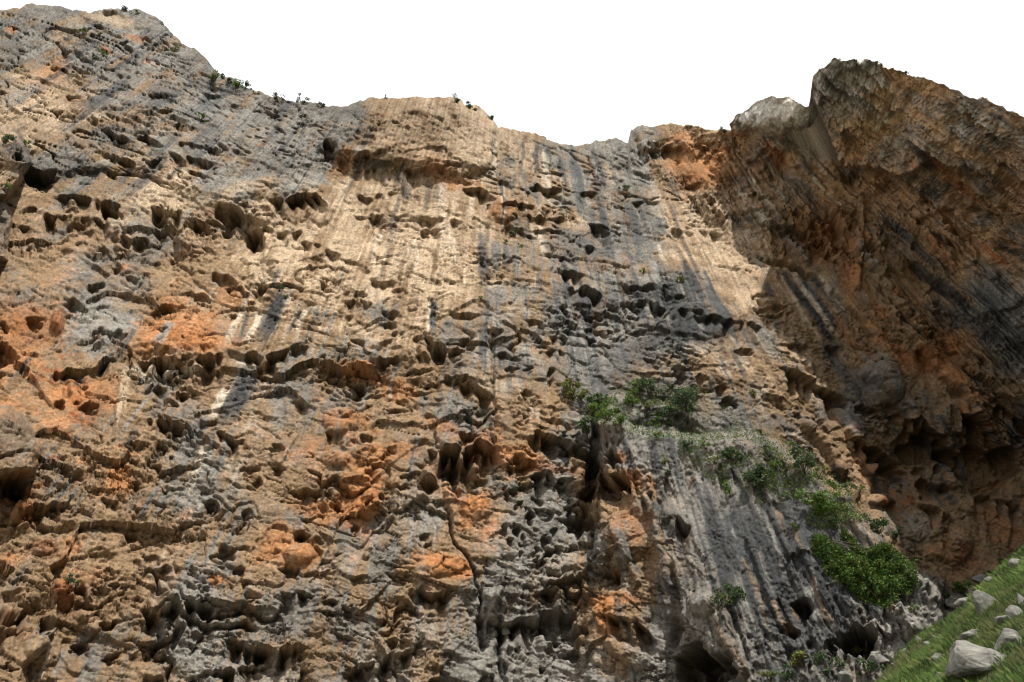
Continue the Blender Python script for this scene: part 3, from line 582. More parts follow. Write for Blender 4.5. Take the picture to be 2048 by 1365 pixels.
# ------------------------------------------------------------------ rock colour (stain, lichen, fresh rock), per vertex
FIELDS = [  # px, py, grey, orange, cream, dark
    (50, 60, .7, .15, .3, .4), (100, 170, .4, .4, .4, .1), (100, 230, .3, .3, .6, 0), (250, 120, .85, .1, .1, .42), (400, 200, .8, .1, .2, .42), (330, 230, .6, .15, .4, .3), (450, 270, .8, .1, .2, .36),
    (600, 250, .8, .15, .2, .33), (600, 320, .85, .05, .2, .38), (300, 380, .4, .2, .7, 0), (150, 300, .6, .2, .3, .33), (100, 450, .4, .4, .2, 0), (60, 550, .4, .6, .1, 0), (200, 560, .55, .4, .2, 0),
    (60, 680, .2, .8, 0, 0), (200, 640, .75, .25, .2, 0), (350, 660, .25, .75, .4, 0), (450, 560, .3, .4, .4, 0), (560, 520, .2, .3, .8, 0), (650, 450, .2, .3, .7, 0), (150, 780, .2, .75, .2, 0),
    (330, 800, .5, .2, .4, .1), (50, 900, .3, .6, 0, .1), (250, 950, .3, .55, .3, 0), (400, 950, .55, .1, .4, 0), (550, 800, .4, .3, .3, 0), (680, 850, .45, .5, .2, 0), (600, 1000, .45, .4, .3, 0), (720, 1000, .3, .7, .2, 0),
    (300, 1100, .3, .35, .3, 0), (150, 1150, .25, .5, .2, 0), (400, 1250, .7, .05, .2, .1), (550, 1100, .4, .6, .2, 0), (200, 1320, .4, .3, .2, 0), (600, 1300, .65, .1, .3, 0), (800, 1050, .6, .2, .4, 0), (880, 1130, .35, .65, .2, 0),
    (800, 1250, .55, .25, .3, 0), (1000, 1200, .6, .15, .2, 0), (960, 1010, .4, .6, .2, 0), (1080, 1050, .8, .05, .1, 0), (1230, 1230, .4, .5, .2, 0), (1100, 1320, .8, .05, .1, .1), (800, 650, .35, .3, .6, 0), (850, 800, .5, .35, .3, 0),
    (1000, 900, .35, .5, .2, 0), (850, 450, .1, .3, .9, 0), (850, 540, .1, .35, .9, 0), (740, 400, .2, .25, .7, 0), (850, 280, .15, .45, .55, .1), (960, 300, .1, .35, .85, 0), (1050, 330, .4, .2, .6, .2), (1150, 320, .7, .1, .3, .2),
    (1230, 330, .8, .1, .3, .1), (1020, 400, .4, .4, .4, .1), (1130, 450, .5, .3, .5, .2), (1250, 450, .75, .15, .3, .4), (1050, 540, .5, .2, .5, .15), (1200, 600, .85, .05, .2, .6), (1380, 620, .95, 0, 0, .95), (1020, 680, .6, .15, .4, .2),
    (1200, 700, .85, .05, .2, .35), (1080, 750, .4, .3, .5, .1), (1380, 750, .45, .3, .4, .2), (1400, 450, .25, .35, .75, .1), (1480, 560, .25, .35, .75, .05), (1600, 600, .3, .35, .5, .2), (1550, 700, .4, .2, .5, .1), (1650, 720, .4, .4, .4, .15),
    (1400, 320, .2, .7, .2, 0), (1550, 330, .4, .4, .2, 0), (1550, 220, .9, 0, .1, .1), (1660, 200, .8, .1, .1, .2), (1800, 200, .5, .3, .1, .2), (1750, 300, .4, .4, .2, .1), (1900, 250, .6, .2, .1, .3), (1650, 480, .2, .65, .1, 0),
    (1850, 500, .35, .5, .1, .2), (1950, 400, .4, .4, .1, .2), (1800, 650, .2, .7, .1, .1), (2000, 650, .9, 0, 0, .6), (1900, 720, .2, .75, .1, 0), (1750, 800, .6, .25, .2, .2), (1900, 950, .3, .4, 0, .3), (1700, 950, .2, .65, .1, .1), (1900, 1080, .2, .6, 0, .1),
    (1300, 900, 1, 0, .1, .38), (1500, 1100, 1, 0, 0, .9), (1700, 1200, 1, 0, 0, .85), (1600, 1130, 1, 0, 0, .85), (1450, 1150, 1, 0, 0, .7), (1400, 1300, .8, .1, .2, .2), (1250, 1000, .4, .45, .2, 0), (1450, 950, 1, 0, .1, .45), (1600, 1000, 1, 0, 0, .7), (1820, 1250, 1, 0, .1, .1), (1300, 1100, .5, .4, .2, .1),
]
num = np.zeros((NR, NC, 4), F32); den = np.zeros((NR, NC), F32)
for f in FIELDS:
    w = 1.0 / (((PX - f[0]) ** 2 + ((PY - f[1]) * 1.15) ** 2) / 3600 + 0.35) ** 2
    den += w
    for c in range(4):
        num[..., c] += w * f[2 + c]
fld = num / den[..., None]
streak = fbm(az / 13 + 0.25 * wq2, PY / 260 + 0.3 * wq, 0.9, 3, 110)
streak2 = fbm(az / 7 + 0.5 * wq2, PY / 150 + 0.4 * wq, 1.9, 4, 114, gain=0.6) * np.clip(0.6 + 1.6 * n8 + 0.5 * n25, 0.1, 1.4)
na = fbm(X / 5, Y / 5, Z / 6.5, 4, 120)
nb = fbm(X / 3.2, Y / 3.2, Z / 4.0, 4, 125)
nc = fbm(X / 0.9, Y / 0.9, Z / 0.9, 3, 130)
nd = fbm(X / 9, Y / 9, Z / 9, 3, 135)
PAL = dict(tan=(0.285, 0.194, 0.115), cream=(0.50, 0.385, 0.265), orange=(0.46, 0.20, 0.075), rust=(0.28, 0.105, 0.04), grey=(0.170, 0.166, 0.153),
           dark=(0.05, 0.053, 0.056), slate=(0.085, 0.09, 0.094), white=(0.62, 0.54, 0.43), brown=(0.16, 0.10, 0.055), pale=(0.295, 0.284, 0.258))
PAL = {k: np.array(v, F32) * 0.66 for k, v in PAL.items()}
C = np.broadcast_to(PAL['tan'], (NR, NC, 3)).copy()

def mixc(m, name):
    global C
    m = np.clip(m, 0, 1)[..., None]
    C = C * (1 - m) + PAL[name] * m

mixc(sstep(0.30, 0.85, fld[..., 2] + 0.75 * nb + 0.5 * streak - 0.08 * karst), 'cream')
mixc(0.9 * sstep(0.35, 0.75, fld[..., 0] + 0.8 * na + 0.55 * streak + 0.15 * nc), 'grey')
mixc(0.6 * sstep(0.45, 0.8, fld[..., 0] + 0.7 * nb - 0.3 * fld[..., 3]), 'pale')
mixc(0.7 * sstep(0.52, 1.10, fld[..., 1] + 0.9 * nb + 0.35 * nd + 0.35 * nc), 'orange')
mixc(0.8 * sstep(0.85, 1.15, fld[..., 1] + 0.9 * na + 0.5 * nc), 'rust')
mixc(0.5 * sstep(0.02, 0.45, nd + 0.4 * nc) * (1 - 0.8 * fld[..., 0]), 'brown')
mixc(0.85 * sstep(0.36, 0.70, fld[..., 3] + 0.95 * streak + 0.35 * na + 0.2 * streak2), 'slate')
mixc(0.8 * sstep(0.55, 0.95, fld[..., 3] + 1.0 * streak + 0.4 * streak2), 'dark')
mixc(0.55 * sstep(0.22, 0.5, streak2 + 0.4 * streak) * (1 - fld[..., 3]) * fld[..., 2], 'white')

def stain(pts, w, name, s=0.9):
    xs = [p[0] for p in pts]
    sl = cols(min(xs) - 2 * w - 10, max(xs) + 2 * w + 10)
    q, al = seg_dist(PX[:, sl] + 0.5 * wx[:, sl], PY[:, sl], pts)
    tp = sstep(-0.01, 0.15, al + 0.15 * streak2[:, sl]) * sstep(1.0, 0.6, al + 0.3 * streak2[:, sl])
    m = s * sstep(1.1, 0.5, q / w + 0.8 * streak2[:, sl] + 0.25 * nc[:, sl]) * tp
    C[:, sl] = C[:, sl] * (1 - m[..., None]) + PAL[name] * m[..., None]

def patch(cx, cy, rx, ry, rot, name, s=0.8):
    m_ = max(rx, ry) * 1.6
    sl = cols(cx - m_, cx + m_)
    qx, qy = QX[:, sl] - cx, QY[:, sl] - cy
    c, n = math.cos(R(rot)), math.sin(R(rot))
    e = np.hypot((qx * c + qy * n) / rx, (-qx * n + qy * c) / ry)
    m = 0.9 * s * sstep(1.35, 0.45, e + 0.9 * nb[:, sl] + 0.5 * nc[:, sl])
    C[:, sl] = C[:, sl] * (1 - m[..., None]) + PAL[name] * m[..., None]

for a in [
    (100, 155, 60, 22, -40, 'orange', .5), (60, 205, 70, 45, -20, 'cream', .6), (225, 38, 50, 14, 15, 'cream', .7), (305, 130, 20, 7, 20, 'orange', .8), (275, 75, 30, 8, 15, 'orange', .5), (25, 58, 16, 8, 0, 'orange', .7), (215, 100, 14, 5, 15, 'orange', .5),
    (330, 385, 60, 34, -15, 'cream', .8), (530, 430, 34, 24, 40, 'cream', .8), (470, 385, 60, 20, -20, 'cream', .6), (590, 420, 34, 30, -30, 'tan', .8), (690, 320, 30, 26, 0, 'orange', .5), (570, 500, 24, 50, 10, 'cream', .8),
    (350, 665, 90, 45, -10, 'orange', .75), (430, 690, 50, 20, 0, 'orange', .7), (470, 590, 50, 25, 10, 'orange', .4), (140, 790, 55, 30, -10, 'orange', .7), (60, 650, 70, 40, 15, 'rust', .5), (120, 640, 14, 24, 0, 'rust', .8), (195, 670, 12, 14, 0, 'rust', .7),
    (45, 1020, 24, 36, 15, 'rust', .75), (125, 1190, 28, 34, 10, 'rust', .85), (235, 960, 26, 38, 5, 'orange', .75), (200, 985, 18, 20, 0, 'rust', .4), (90, 1100, 30, 16, 10, 'rust', .6), (150, 1090, 20, 14, 0, 'orange', .5), (215, 1110, 40, 26, 0, 'tan', .6),
    (720, 1000, 40, 50, -10, 'orange', .8), (640, 1020, 60, 22, 15, 'orange', .6), (560, 1090, 50, 40, -30, 'orange', .65), (610, 1120, 34, 28, 0, 'orange', .7), (430, 1160, 20, 12, 0, 'orange', .8), (700, 840, 50, 24, 10, 'orange', .6), (680, 920, 30, 14, 0, 'orange', .5),
    (880, 1130, 55, 20, 20, 'orange', .95), (950, 1005, 42, 24, -25, 'orange', .9), (930, 1045, 18, 14, 0, 'orange', .7), (760, 910, 40, 18, 20, 'orange', .6), (800, 900, 34, 20, 0, 'orange', .6), (735, 940, 40, 20, 30, 'orange', .6), (1040, 915, 70, 22, 15, 'orange', .6), (1100, 940, 50, 12, 5, 'rust', .6),
    (730, 745, 50, 16, 15, 'orange', .7), (800, 780, 30, 20, 0, 'orange', .5), (880, 850, 40, 16, 10, 'orange', .5), (930, 880, 40, 14, 0, 'orange', .4), (1000, 420, 30, 24, 0, 'orange', .5), (930, 370, 40, 14, 10, 'orange', .5), (880, 340, 50, 30, 30, 'orange', .4), (1225, 1205, 40, 16, 0, 'orange', .9), (1220, 1250, 20, 34, 10, 'orange', .7),
    (1240, 1320, 40, 30, -20, 'tan', .8), (1260, 1050, 40, 40, 0, 'orange', .45), (1265, 960, 40, 20, 30, 'orange', .5), (1230, 950, 20, 20, 0, 'tan', .5), (1240, 915, 14, 10, 0, 'orange', .8), (850, 470, 60, 50, 0, 'cream', .6), (830, 530, 50, 36, 0, 'cream', .7), (950, 300, 40, 50, -15, 'cream', .6),
    (1390, 330, 60, 40, 20, 'orange', .5), (1430, 470, 90, 24, 45, 'cream', .7), (1660, 470, 50, 40, 0, 'rust', .35), (1880, 700, 60, 30, -35, 'orange', .6), (1840, 720, 40, 20, 0, 'rust', .4), (1700, 560, 16, 60, 0, 'orange', .5), (1780, 1010, 22, 10, 20, 'rust', .9), (1820, 1000, 14, 10, 0, 'rust', .8), (1930, 1120, 40, 30, 10, 'rust', .4),
    (1400, 640, 90, 40, 12, 'dark', .6), (1290, 590, 70, 16, 15, 'dark', .6), (2010, 640, 40, 70, -20, 'slate', .7), (740, 330, 50, 14, 5, 'dark', .7), (1200, 480, 40, 50, 10, 'slate', .5), (1250, 740, 40, 70, 10, 'slate', .5), (1180, 600, 80, 20, 20, 'dark', .5), (40, 300, 30, 44, 0, 'slate', .6), (5, 440, 14, 60, 0, 'slate', .6), (10, 870, 60, 50, 10, 'slate', .45),
    (1550, 215, 70, 26, 0, 'pale', .5), (1650, 180, 20, 60, 10, 'slate', .5), (1400, 1212, 30, 22, 0, 'pale', .5), (1800, 1250, 40, 40, 0, 'pale', .5), (1850, 1160, 30, 16, 40, 'pale', .5), (1270, 870, 60, 16, 15, 'pale', .5), (1420, 940, 60, 40, 20, 'pale', .4), (1585, 1258, 20, 16, 30, 'tan', .8), (1725, 1295, 26, 14, 0, 'brown', .6),
    (400, 1240, 80, 24, 10, 'pale', .4), (1085, 1060, 60, 60, 0, 'grey', .8), (850, 1020, 50, 60, 0, 'pale', .4), (200, 640, 70, 40, 20, 'pale', .6), (1780, 770, 30, 50, 10, 'slate', .5), (690, 480, 30, 40, 0, 'cream', .6), (1830, 1060, 30, 30, 0, 'pale', .4),
]:
    patch(*a)
for a in [
    ([(566, 575), (545, 640), (505, 708)], 17, 'dark', .95), ([(497, 615), (475, 700)], 4, 'slate', .9), ([(601, 622), (575, 672)], 5, 'slate', .9), ([(505, 732), (472, 800), (425, 865)], 26, 'slate', .9), ([(500, 750), (465, 820)], 14, 'dark', .6), ([(455, 770), (415, 845)], 12, 'white', .9), ([(525, 615), (485, 700)], 7, 'white', .9),
    ([(485, 612), (450, 705)], 9, 'white', .6), ([(412, 880), (370, 1010)], 10, 'white', .6), ([(425, 880), (395, 990)], 6, 'pale', .7), ([(612, 615), (590, 680)], 6, 'white', .8), ([(345, 640), (310, 700)], 14, 'pale', .8), ([(866, 490), (868, 560)], 6, 'brown', .9), ([(866, 595), (866, 690)], 8, 'slate', .95), ([(857, 600), (856, 680)], 4, 'white', .8),
    ([(966, 455), (968, 590)], 12, 'slate', .9), ([(986, 470), (992, 560)], 8, 'grey', .9), ([(1010, 480), (1018, 560)], 7, 'slate', .6), ([(806, 345), (808, 410)], 6, 'slate', .8), ([(1070, 285), (1075, 370)], 6, 'dark', .7), ([(1095, 290), (1102, 365)], 5, 'dark', .7), ([(1120, 310), (1130, 380)], 5, 'dark', .7), ([(1045, 275), (1040, 360)], 4, 'slate', .7),
    ([(1150, 320), (1170, 440)], 9, 'slate', .8), ([(1190, 350), (1215, 480)], 9, 'slate', .8), ([(1255, 400), (1290, 520)], 12, 'slate', .7), ([(1556, 528), (1600, 592), (1655, 665), (1710, 745)], 10, 'dark', .95), ([(1598, 543), (1640, 612), (1690, 680)], 9, 'slate', .95), ([(1625, 542), (1668, 612)], 7, 'slate', .95), ([(1575, 530), (1625, 600), (1680, 690)], 6, 'white', .8), ([(1640, 545), (1700, 640)], 5, 'white', .6),
    ([(250, 163), (195, 200), (135, 218)], 11, 'slate', .8), ([(345, 192), (295, 222)], 8, 'slate', .7), ([(335, 298), (290, 360), (235, 402)], 12, 'slate', .8), ([(272, 322), (225, 380)], 9, 'slate', .8), ([(362, 322), (330, 365)], 5, 'dark', .8), ([(425, 160), (400, 230)], 10, 'slate', .6), ([(610, 240), (595, 290)], 5, 'slate', .7), ([(560, 245), (548, 280)], 5, 'slate', .7),
    ([(1405, 985), (1440, 1120), (1480, 1260)], 14, 'dark', .8), ([(1450, 1010), (1520, 1180)], 14, 'slate', .8), ([(1510, 1050), (1560, 1150), (1610, 1290)], 18, 'dark', .8), ([(1600, 1100), (1700, 1260)], 16, 'dark', .8), ([(1470, 1180), (1540, 1340)], 10, 'slate', .9), ([(1300, 1000), (1340, 1040)], 9, 'slate', .8), ([(1310, 960), (1335, 1020)], 6, 'dark', .8), ([(1530, 1020), (1575, 1170)], 5, 'pale', .7), ([(1620, 1130), (1650, 1230)], 4, 'pale', .6), ([(1500, 1140), (1540, 1260)], 5, 'tan', .6), ([(1430, 1250), (1500, 1360)], 6, 'tan', .5),
    ([(1809, 521), (1913, 596), (2005, 695)], 13, 'dark', .85), ([(1751, 417), (1830, 490), (1920, 570)], 10, 'slate', .8), ([(1823, 286), (1850, 325), (1885, 345)], 12, 'dark', .85), ([(1500, 280), (1560, 340), (1610, 400)], 8, 'slate', .5), ([(1600, 320), (1650, 380)], 8, 'slate', .7), ([(1620, 430), (1660, 450)], 6, 'dark', .6), ([(1850, 360), (1900, 400)], 22, 'slate', .7), ([(1640, 670), (1700, 760), (1760, 850)], 14, 'slate', .8), ([(1710, 580), (1712, 500)], 6, 'orange', .5),
    ([(256, 722), (248, 800), (225, 880)], 11, 'cream', .8), ([(245, 728), (335, 735), (440, 734)], 6, 'white', .95), ([(470, 722), (540, 728)], 5, 'white', .7), ([(1185, 700), (1195, 800)], 12, 'slate', .6), ([(1290, 650), (1310, 760)], 12, 'slate', .6), ([(1040, 700), (1045, 790)], 8, 'slate', .5), ([(965, 640), (968, 740)], 8, 'slate', .7), ([(905, 460), (915, 540)], 6, 'white', .5), ([(830, 470), (832, 560)], 5, 'white', .6), ([(890, 360), (880, 430)], 10, 'white', .5),
    ([(1190, 850), (1192, 1000)], 9, 'slate', .5), ([(75, 1365), (90, 1310), (105, 1280)], 5, 'white', .8), ([(1240, 1060), (1280, 1165)], 8, 'grey', .9), ([(200, 330), (150, 390)], 8, 'slate', .5),
]:
    stain(*a)
# bundles of run-off streaks that start under ledges and follow the fall line
sg = np.random.default_rng(31)
for (xa, xb, ya, yb, cnt, names) in ((60, 650, 40, 330, 60, ('slate', 'slate', 'dark', 'pale', 'tan')), (690, 1260, 250, 520, 70, ('slate', 'dark', 'white', 'cream', 'brown', 'tan')),
                                     (1260, 1640, 330, 640, 34, ('slate', 'white', 'tan', 'dark')), (1000, 1480, 480, 720, 40, ('dark', 'slate', 'pale', 'slate')), (1230, 1780, 880, 1230, 60, ('dark', 'slate', 'pale', 'dark', 'tan')),
                                     (1500, 2048, 200, 760, 60, ('slate', 'pale', 'rust', 'pale', 'tan', 'dark')), (60, 980, 480, 900, 36, ('slate', 'pale', 'brown'))):
    for _ in range(cnt):
        x_, y_ = sg.uniform(xa, xb), sg.uniform(ya, yb)
        L_ = sg.uniform(35, 130); dx_, dy_ = x_ - 1020, y_ - VPY
        q_ = math.hypot(dx_, dy_)
        stain([(x_, y_), (x_ + dx_ / q_ * L_ * .5 + sg.normal() * 3, y_ + dy_ / q_ * L_ * .5), (x_ + dx_ / q_ * L_, y_ + dy_ / q_ * L_)], sg.uniform(2.5, 8), names[sg.integers(0, len(names))], sg.uniform(.35, .8))
C *= (1 - 0.08 * slabby - 0.32 * gaussx(850, 250, 200, 80) + 0.05 * karst)[..., None]
C *= (1 + 1.25 * rightm * sstep(850, 500, PY) * sstep(60, 240, into_r) + 1.0 * gaussx(1750, 230, 200, 130))[..., None]  # right wall and peak lightened in colour to make up for missing skylight
C *= (1 + 0.6 * streak2 * (0.3 + 0.7 * np.clip(slabby + smooth_b + mid + rightm, 0, 1)) + 0.4 * streak * (1 - .5 * karst) + 0.30 * nc + 0.10 * rng.normal(size=D.shape).astype(F32) + 0.26 * fbm(X / 0.3, Y / 0.3, Z / 0.3, 2, 140))[..., None]
C = np.clip(C, 0.015, 0.6)
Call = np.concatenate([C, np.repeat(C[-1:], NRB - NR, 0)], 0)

# ------------------------------------------------------------------ materials
def new_mat(name):
    m = bpy.data.materials.new(name)
    m.use_nodes = True
    b = m.node_tree.nodes['Principled BSDF']
    b.inputs['Roughness'].default_value = 0.9
    b.inputs['Specular IOR Level'].default_value = 0.15
    return m, m.node_tree, b

def rock_material():
    m, t, b = new_mat('limestone')
    at = t.nodes.new('ShaderNodeAttribute'); at.attribute_name = 'rock'
    tc = t.nodes.new('ShaderNodeTexCoord')
    n1 = t.nodes.new('ShaderNodeTexNoise'); n1.inputs['Scale'].default_value = 3.0; n1.inputs['Detail'].default_value = 8; n1.inputs['Roughness'].default_value = 0.7
    t.links.new(tc.outputs['Object'], n1.inputs['Vector'])
    mr = t.nodes.new('ShaderNodeMapRange'); mr.inputs[1].default_value = 0.25; mr.inputs[2].default_value = 0.75; mr.inputs[3].default_value = 0.45; mr.inputs[4].default_value = 1.55
    t.links.new(n1.outputs['Fac'], mr.inputs[0])
    mx = t.nodes.new('ShaderNodeMix'); mx.data_type = 'RGBA'; mx.blend_type = 'MULTIPLY'; mx.inputs[0].default_value = 1.0
    t.links.new(at.outputs['Color'], mx.inputs[6]); t.links.new(mr.outputs[0], mx.inputs[7])
    t.links.new(mx.outputs[2], b.inputs['Base Color'])
    n2 = t.nodes.new('ShaderNodeTexNoise'); n2.inputs['Scale'].default_value = 4.5; n2.inputs['Detail'].default_value = 9; n2.inputs['Roughness'].default_value = 0.75
    t.links.new(tc.outputs['Object'], n2.inputs['Vector'])
    bp = t.nodes.new('ShaderNodeBump'); bp.inputs['Strength'].default_value = 0.9; bp.inputs['Distance'].default_value = 0.20
    t.links.new(n2.outputs['Fac'], bp.inputs['Height'])
    t.links.new(bp.outputs[0], b.inputs['Normal'])
    return m
M_ROCK = rock_material()

def tag(o, label=None, cat=None, group=None, kind=None):
    if label: o['label'] = label
    if cat: o['category'] = cat
    if group: o['group'] = group
    if kind: o['kind'] = kind
    return o

def mesh_from(name, verts, faces, mat=None, attr=None, smooth=False, parent=None, nv=4):
    """faces: (n, nv) int array"""
    verts = np.ascontiguousarray(verts, F32); faces = np.ascontiguousarray(faces, np.int32)
    me = bpy.data.meshes.new(name)
    me.vertices.add(len(verts)); me.vertices.foreach_set('co', verts.ravel())
    me.loops.add(faces.size); me.loops.foreach_set('vertex_index', faces.ravel())
    me.polygons.add(len(faces)); me.polygons.foreach_set('loop_start', np.arange(0, faces.size, nv, dtype=np.int32))
    me.update(calc_edges=True)
    me.polygons.foreach_set('use_smooth', np.full(len(faces), smooth))
    if attr is not None:
        ca = me.color_attributes.new('rock', 'FLOAT_COLOR', 'POINT')
        c4 = np.ones((len(verts), 4), F32); c4[:, :3] = attr
        ca.data.foreach_set('color', c4.ravel())
    if mat: me.materials.append(mat)
    o = bpy.data.objects.new(name, me)
    COL.objects.link(o)
    if parent: o.parent = parent
    return o

# split the sheet into the three masses
fi = (np.arange(NRB - 1)[:, None] * NC + np.arange(NC - 1)[None, :])
quads = np.stack([fi, fi + 1, fi + NC + 1, fi + NC], -1)
reg = np.zeros((NRB, NC), np.int8)
reg[:NR][is_right] = 1
reg[:NR][is_butt] = 2
reg[NR:] = reg[NR - 1]
regf = reg[:-1, :-1]
Pf = P.reshape(-1, 3); Cf = Call.reshape(-1, 3)
for k, (nm, lb) in enumerate([('cliff_wall', 'tall sunlit limestone cliff wall, orange and grey with pockets and dark streaks'),
                              ('cliff_overhang', 'brown shaded overhanging cliff on the right under the pointed peak'),
                              ('rock_buttress', 'smooth grey rock buttress at lower right, streaked dark, with ivy and shrubs')]):
    q = quads[regf == k]
    used = np.unique(q)
    remap = np.zeros(NRB * NC, np.int32); remap[used] = np.arange(len(used))
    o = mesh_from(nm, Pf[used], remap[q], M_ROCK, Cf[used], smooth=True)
    tag(o, lb, kind='structure')

# lookup: which point of the rock lies behind a point of the photograph
_u, _v, _d = project(Pf)
def surf(px, py, r=5.0):
    m = np.where((np.abs(_u - px) < r) & (np.abs(_v - py) < r))[0]
    if not len(m):
        return surf(px, py, r * 2)
    i = m[np.argmin(_d[m])]
    return Pf[i].astype(float), _d[i]

print('right wall n.sun', (Nrm[is_right[:NR]] @ SUN_DIR).mean(), Nrm[is_right].mean(0), 'wall', Nrm[(reg[:NR] == 0)].mean(0))

# ------------------------------------------------------------------ ground: valley floor rising to a grassy slope on the right
def ground_z(x, y):
    pl = -3.5 + 0.66 * x + 0.124 * y
    r = np.hypot(x, y)
    fl = -0.2 + 0.02 * r
    k = 2.0
    z = np.logaddexp(pl / k, fl / k) * k                       # slope meets the flat round the camera
    z = z - 0.55 * np.logaddexp(0, (y - 48) / 1.2) * 1.2       # the slope rolls over below the overhang
    z = z + 0.9 * fbm(x / 6, y / 6, 0.4, 4, 300) + 0.07 * perlin(x / 0.9, y / 0.9, 0.4, 305)
    return z
gx = np.concatenate([np.linspace(-900, -90, 24)[:-1], np.linspace(-90, 4, 60)[:-1], np.linspace(4, 60, 260)[:-1], np.linspace(60, 900, 30)])
gy = np.concatenate([np.linspace(-900, -30, 24)[:-1], np.linspace(-30, 12, 40)[:-1], np.linspace(12, 62, 240)[:-1], np.linspace(62, 900, 30)])
GX, GY = np.meshgrid(gx.astype(F32), gy.astype(F32))
GZ = ground_z(GX, GY)
GZ = np.where(np.hypot(GX, GY) > 150, np.minimum(GZ, 0), GZ)
gi = (np.arange(len(gy) - 1)[:, None] * len(gx) + np.arange(len(gx) - 1)[None, :])
gq = np.stack([gi, gi + 1, gi + len(gx) + 1, gi + len(gx)], -1).reshape(-1, 4)
def ground_material():
    m, t, b = new_mat('meadow_soil')
    tc = t.nodes.new('ShaderNodeTexCoord')
    n1 = t.nodes.new('ShaderNodeTexNoise'); n1.inputs['Scale'].default_value = 0.7; n1.inputs['Detail'].default_value = 8; n1.inputs['Roughness'].default_value = 0.7
    t.links.new(tc.outputs['Object'], n1.inputs['Vector'])
    cr = t.nodes.new('ShaderNodeValToRGB')
    cr.color_ramp.elements[0].position = 0.3; cr.color_ramp.elements[0].color = (0.045, 0.04, 0.022, 1)
    cr.color_ramp.elements[1].position = 0.7; cr.color_ramp.elements[1].color = (0.05, 0.085, 0.022, 1)
    t.links.new(n1.outputs['Fac'], cr.inputs[0])
    n2 = t.nodes.new('ShaderNodeTexNoise'); n2.inputs['Scale'].default_value = 4.0; n2.inputs['Detail'].default_value = 6     # pale gravel out of view, added to bounce warm fill upward
    t.links.new(tc.outputs['Object'], n2.inputs['Vector'])
    c2 = t.nodes.new('ShaderNodeValToRGB')
    c2.color_ramp.elements[0].color = (0.20, 0.17, 0.13, 1); c2.color_ramp.elements[1].color = (0.46, 0.41, 0.33, 1)
    t.links.new(n2.outputs['Fac'], c2.inputs[0])
    sx = t.nodes.new('ShaderNodeSeparateXYZ'); t.links.new(tc.outputs['Object'], sx.inputs[0])
    mr = t.nodes.new('ShaderNodeMapRange'); mr.inputs[1].default_value = 2.0; mr.inputs[2].default_value = 7.0
    t.links.new(sx.outputs[0], mr.inputs[0])
    mx = t.nodes.new('ShaderNodeMix'); mx.data_type = 'RGBA'
    t.links.new(mr.outputs[0], mx.inputs[0]); t.links.new(c2.outputs[0], mx.inputs[6]); t.links.new(cr.outputs[0], mx.inputs[7])
    t.links.new(mx.outputs[2], b.inputs['Base Color'])
    return m
M_SOIL = ground_material()
tag(mesh_from('ground', np.stack([GX, GY, GZ], -1).reshape(-1, 3), gq, M_SOIL, smooth=True), 'green grassy slope rising at the lower right below the cliff', kind='structure')

# unseen wall added right of the view to shade the buttress and the slope
gw_t = np.linspace(0, 1, 90)
gw_x = np.concatenate([np.linspace(115, 78, 60), np.full(50, 78.0)]); gw_y = np.concatenate([np.linspace(72, -2, 60), np.linspace(-3, -140, 50)])
gh = np.linspace(0, 1, 70)
GWX, GWH = np.meshgrid(gw_x, gh); GWY = np.broadcast_to(gw_y, GWX.shape)
top = 164 + 6 * perlin(gw_y / 14, 0 * gw_y, 0.3 + 0 * gw_y, 400)
GWZ = -6 + GWH * (top[None, :] + 6)
sh = 1.6 * fbm(GWY / 9, GWZ / 9, 0.6, 4, 410) + 0.8 * facets((GWY / 4).astype(F32), (GWZ / 3).astype(F32), (GWX / 4).astype(F32), 412)
GW = np.stack([GWX + 3 + sh + 6 * GWH ** 6, GWY, GWZ], -1)
rows = [GW]
for o, h in ((6, 1), (25, 4), (90, 10)):
    q = GW[-1].copy(); q[:, 0] += o; q[:, 2] += h; rows.append(q[None])
GW = np.concatenate(rows, 0)
a, b = GW.shape[:2]
wi = (np.arange(a - 1)[:, None] * b + np.arange(b - 1)[None, :])
wq_ = np.stack([wi, wi + 1, wi + b + 1, wi + b], -1).reshape(-1, 4)
gcol = PAL['grey'] * (1 + 0.4 * fbm(GW[..., 1] / 3, GW[..., 2] / 8, 0.2, 3, 415))[..., None]
tag(mesh_from('shade_wall', GW.reshape(-1, 3), wq_, M_ROCK, gcol.reshape(-1, 3), smooth=True), 'unseen grey rock wall added past the right edge to shade the slope', kind='structure')

# ------------------------------------------------------------------ vegetation
def leaf_material():
    m, t, b = new_mat('leaf')
    at = t.nodes.new('ShaderNodeAttribute'); at.attribute_name = 'rock'
    t.links.new(at.outputs['Color'], b.inputs['Base Color'])
    b.inputs['Roughness'].default_value = 0.6
    tr = t.nodes.new('ShaderNodeBsdfTranslucent'); t.links.new(at.outputs['Color'], tr.inputs['Color'])
    mx = t.nodes.new('ShaderNodeMixShader'); mx.inputs[0].default_value = 0.3
    t.links.new(b.outputs[0], mx.inputs[1]); t.links.new(tr.outputs[0], mx.inputs[2])
    t.links.new(mx.outputs[0], t.nodes['Material Output'].inputs['Surface'])
    return m
M_LEAF = leaf_material()
def bark_material():
    m, t, b = new_mat('bark')
    tc = t.nodes.new('ShaderNodeTexCoord'); n = t.nodes.new('ShaderNodeTexNoise'); n.inputs['Scale'].default_value = 9
    t.links.new(tc.outputs['Object'], n.inputs['Vector'])
    cr = t.nodes.new('ShaderNodeValToRGB'); cr.color_ramp.elements[0].color = (0.03, 0.023, 0.016, 1); cr.color_ramp.elements[1].color = (0.11, 0.09, 0.07, 1)
    t.links.new(n.outputs['Fac'], cr.inputs[0]); t.links.new(cr.outputs[0], b.inputs['Base Color'])
    return m
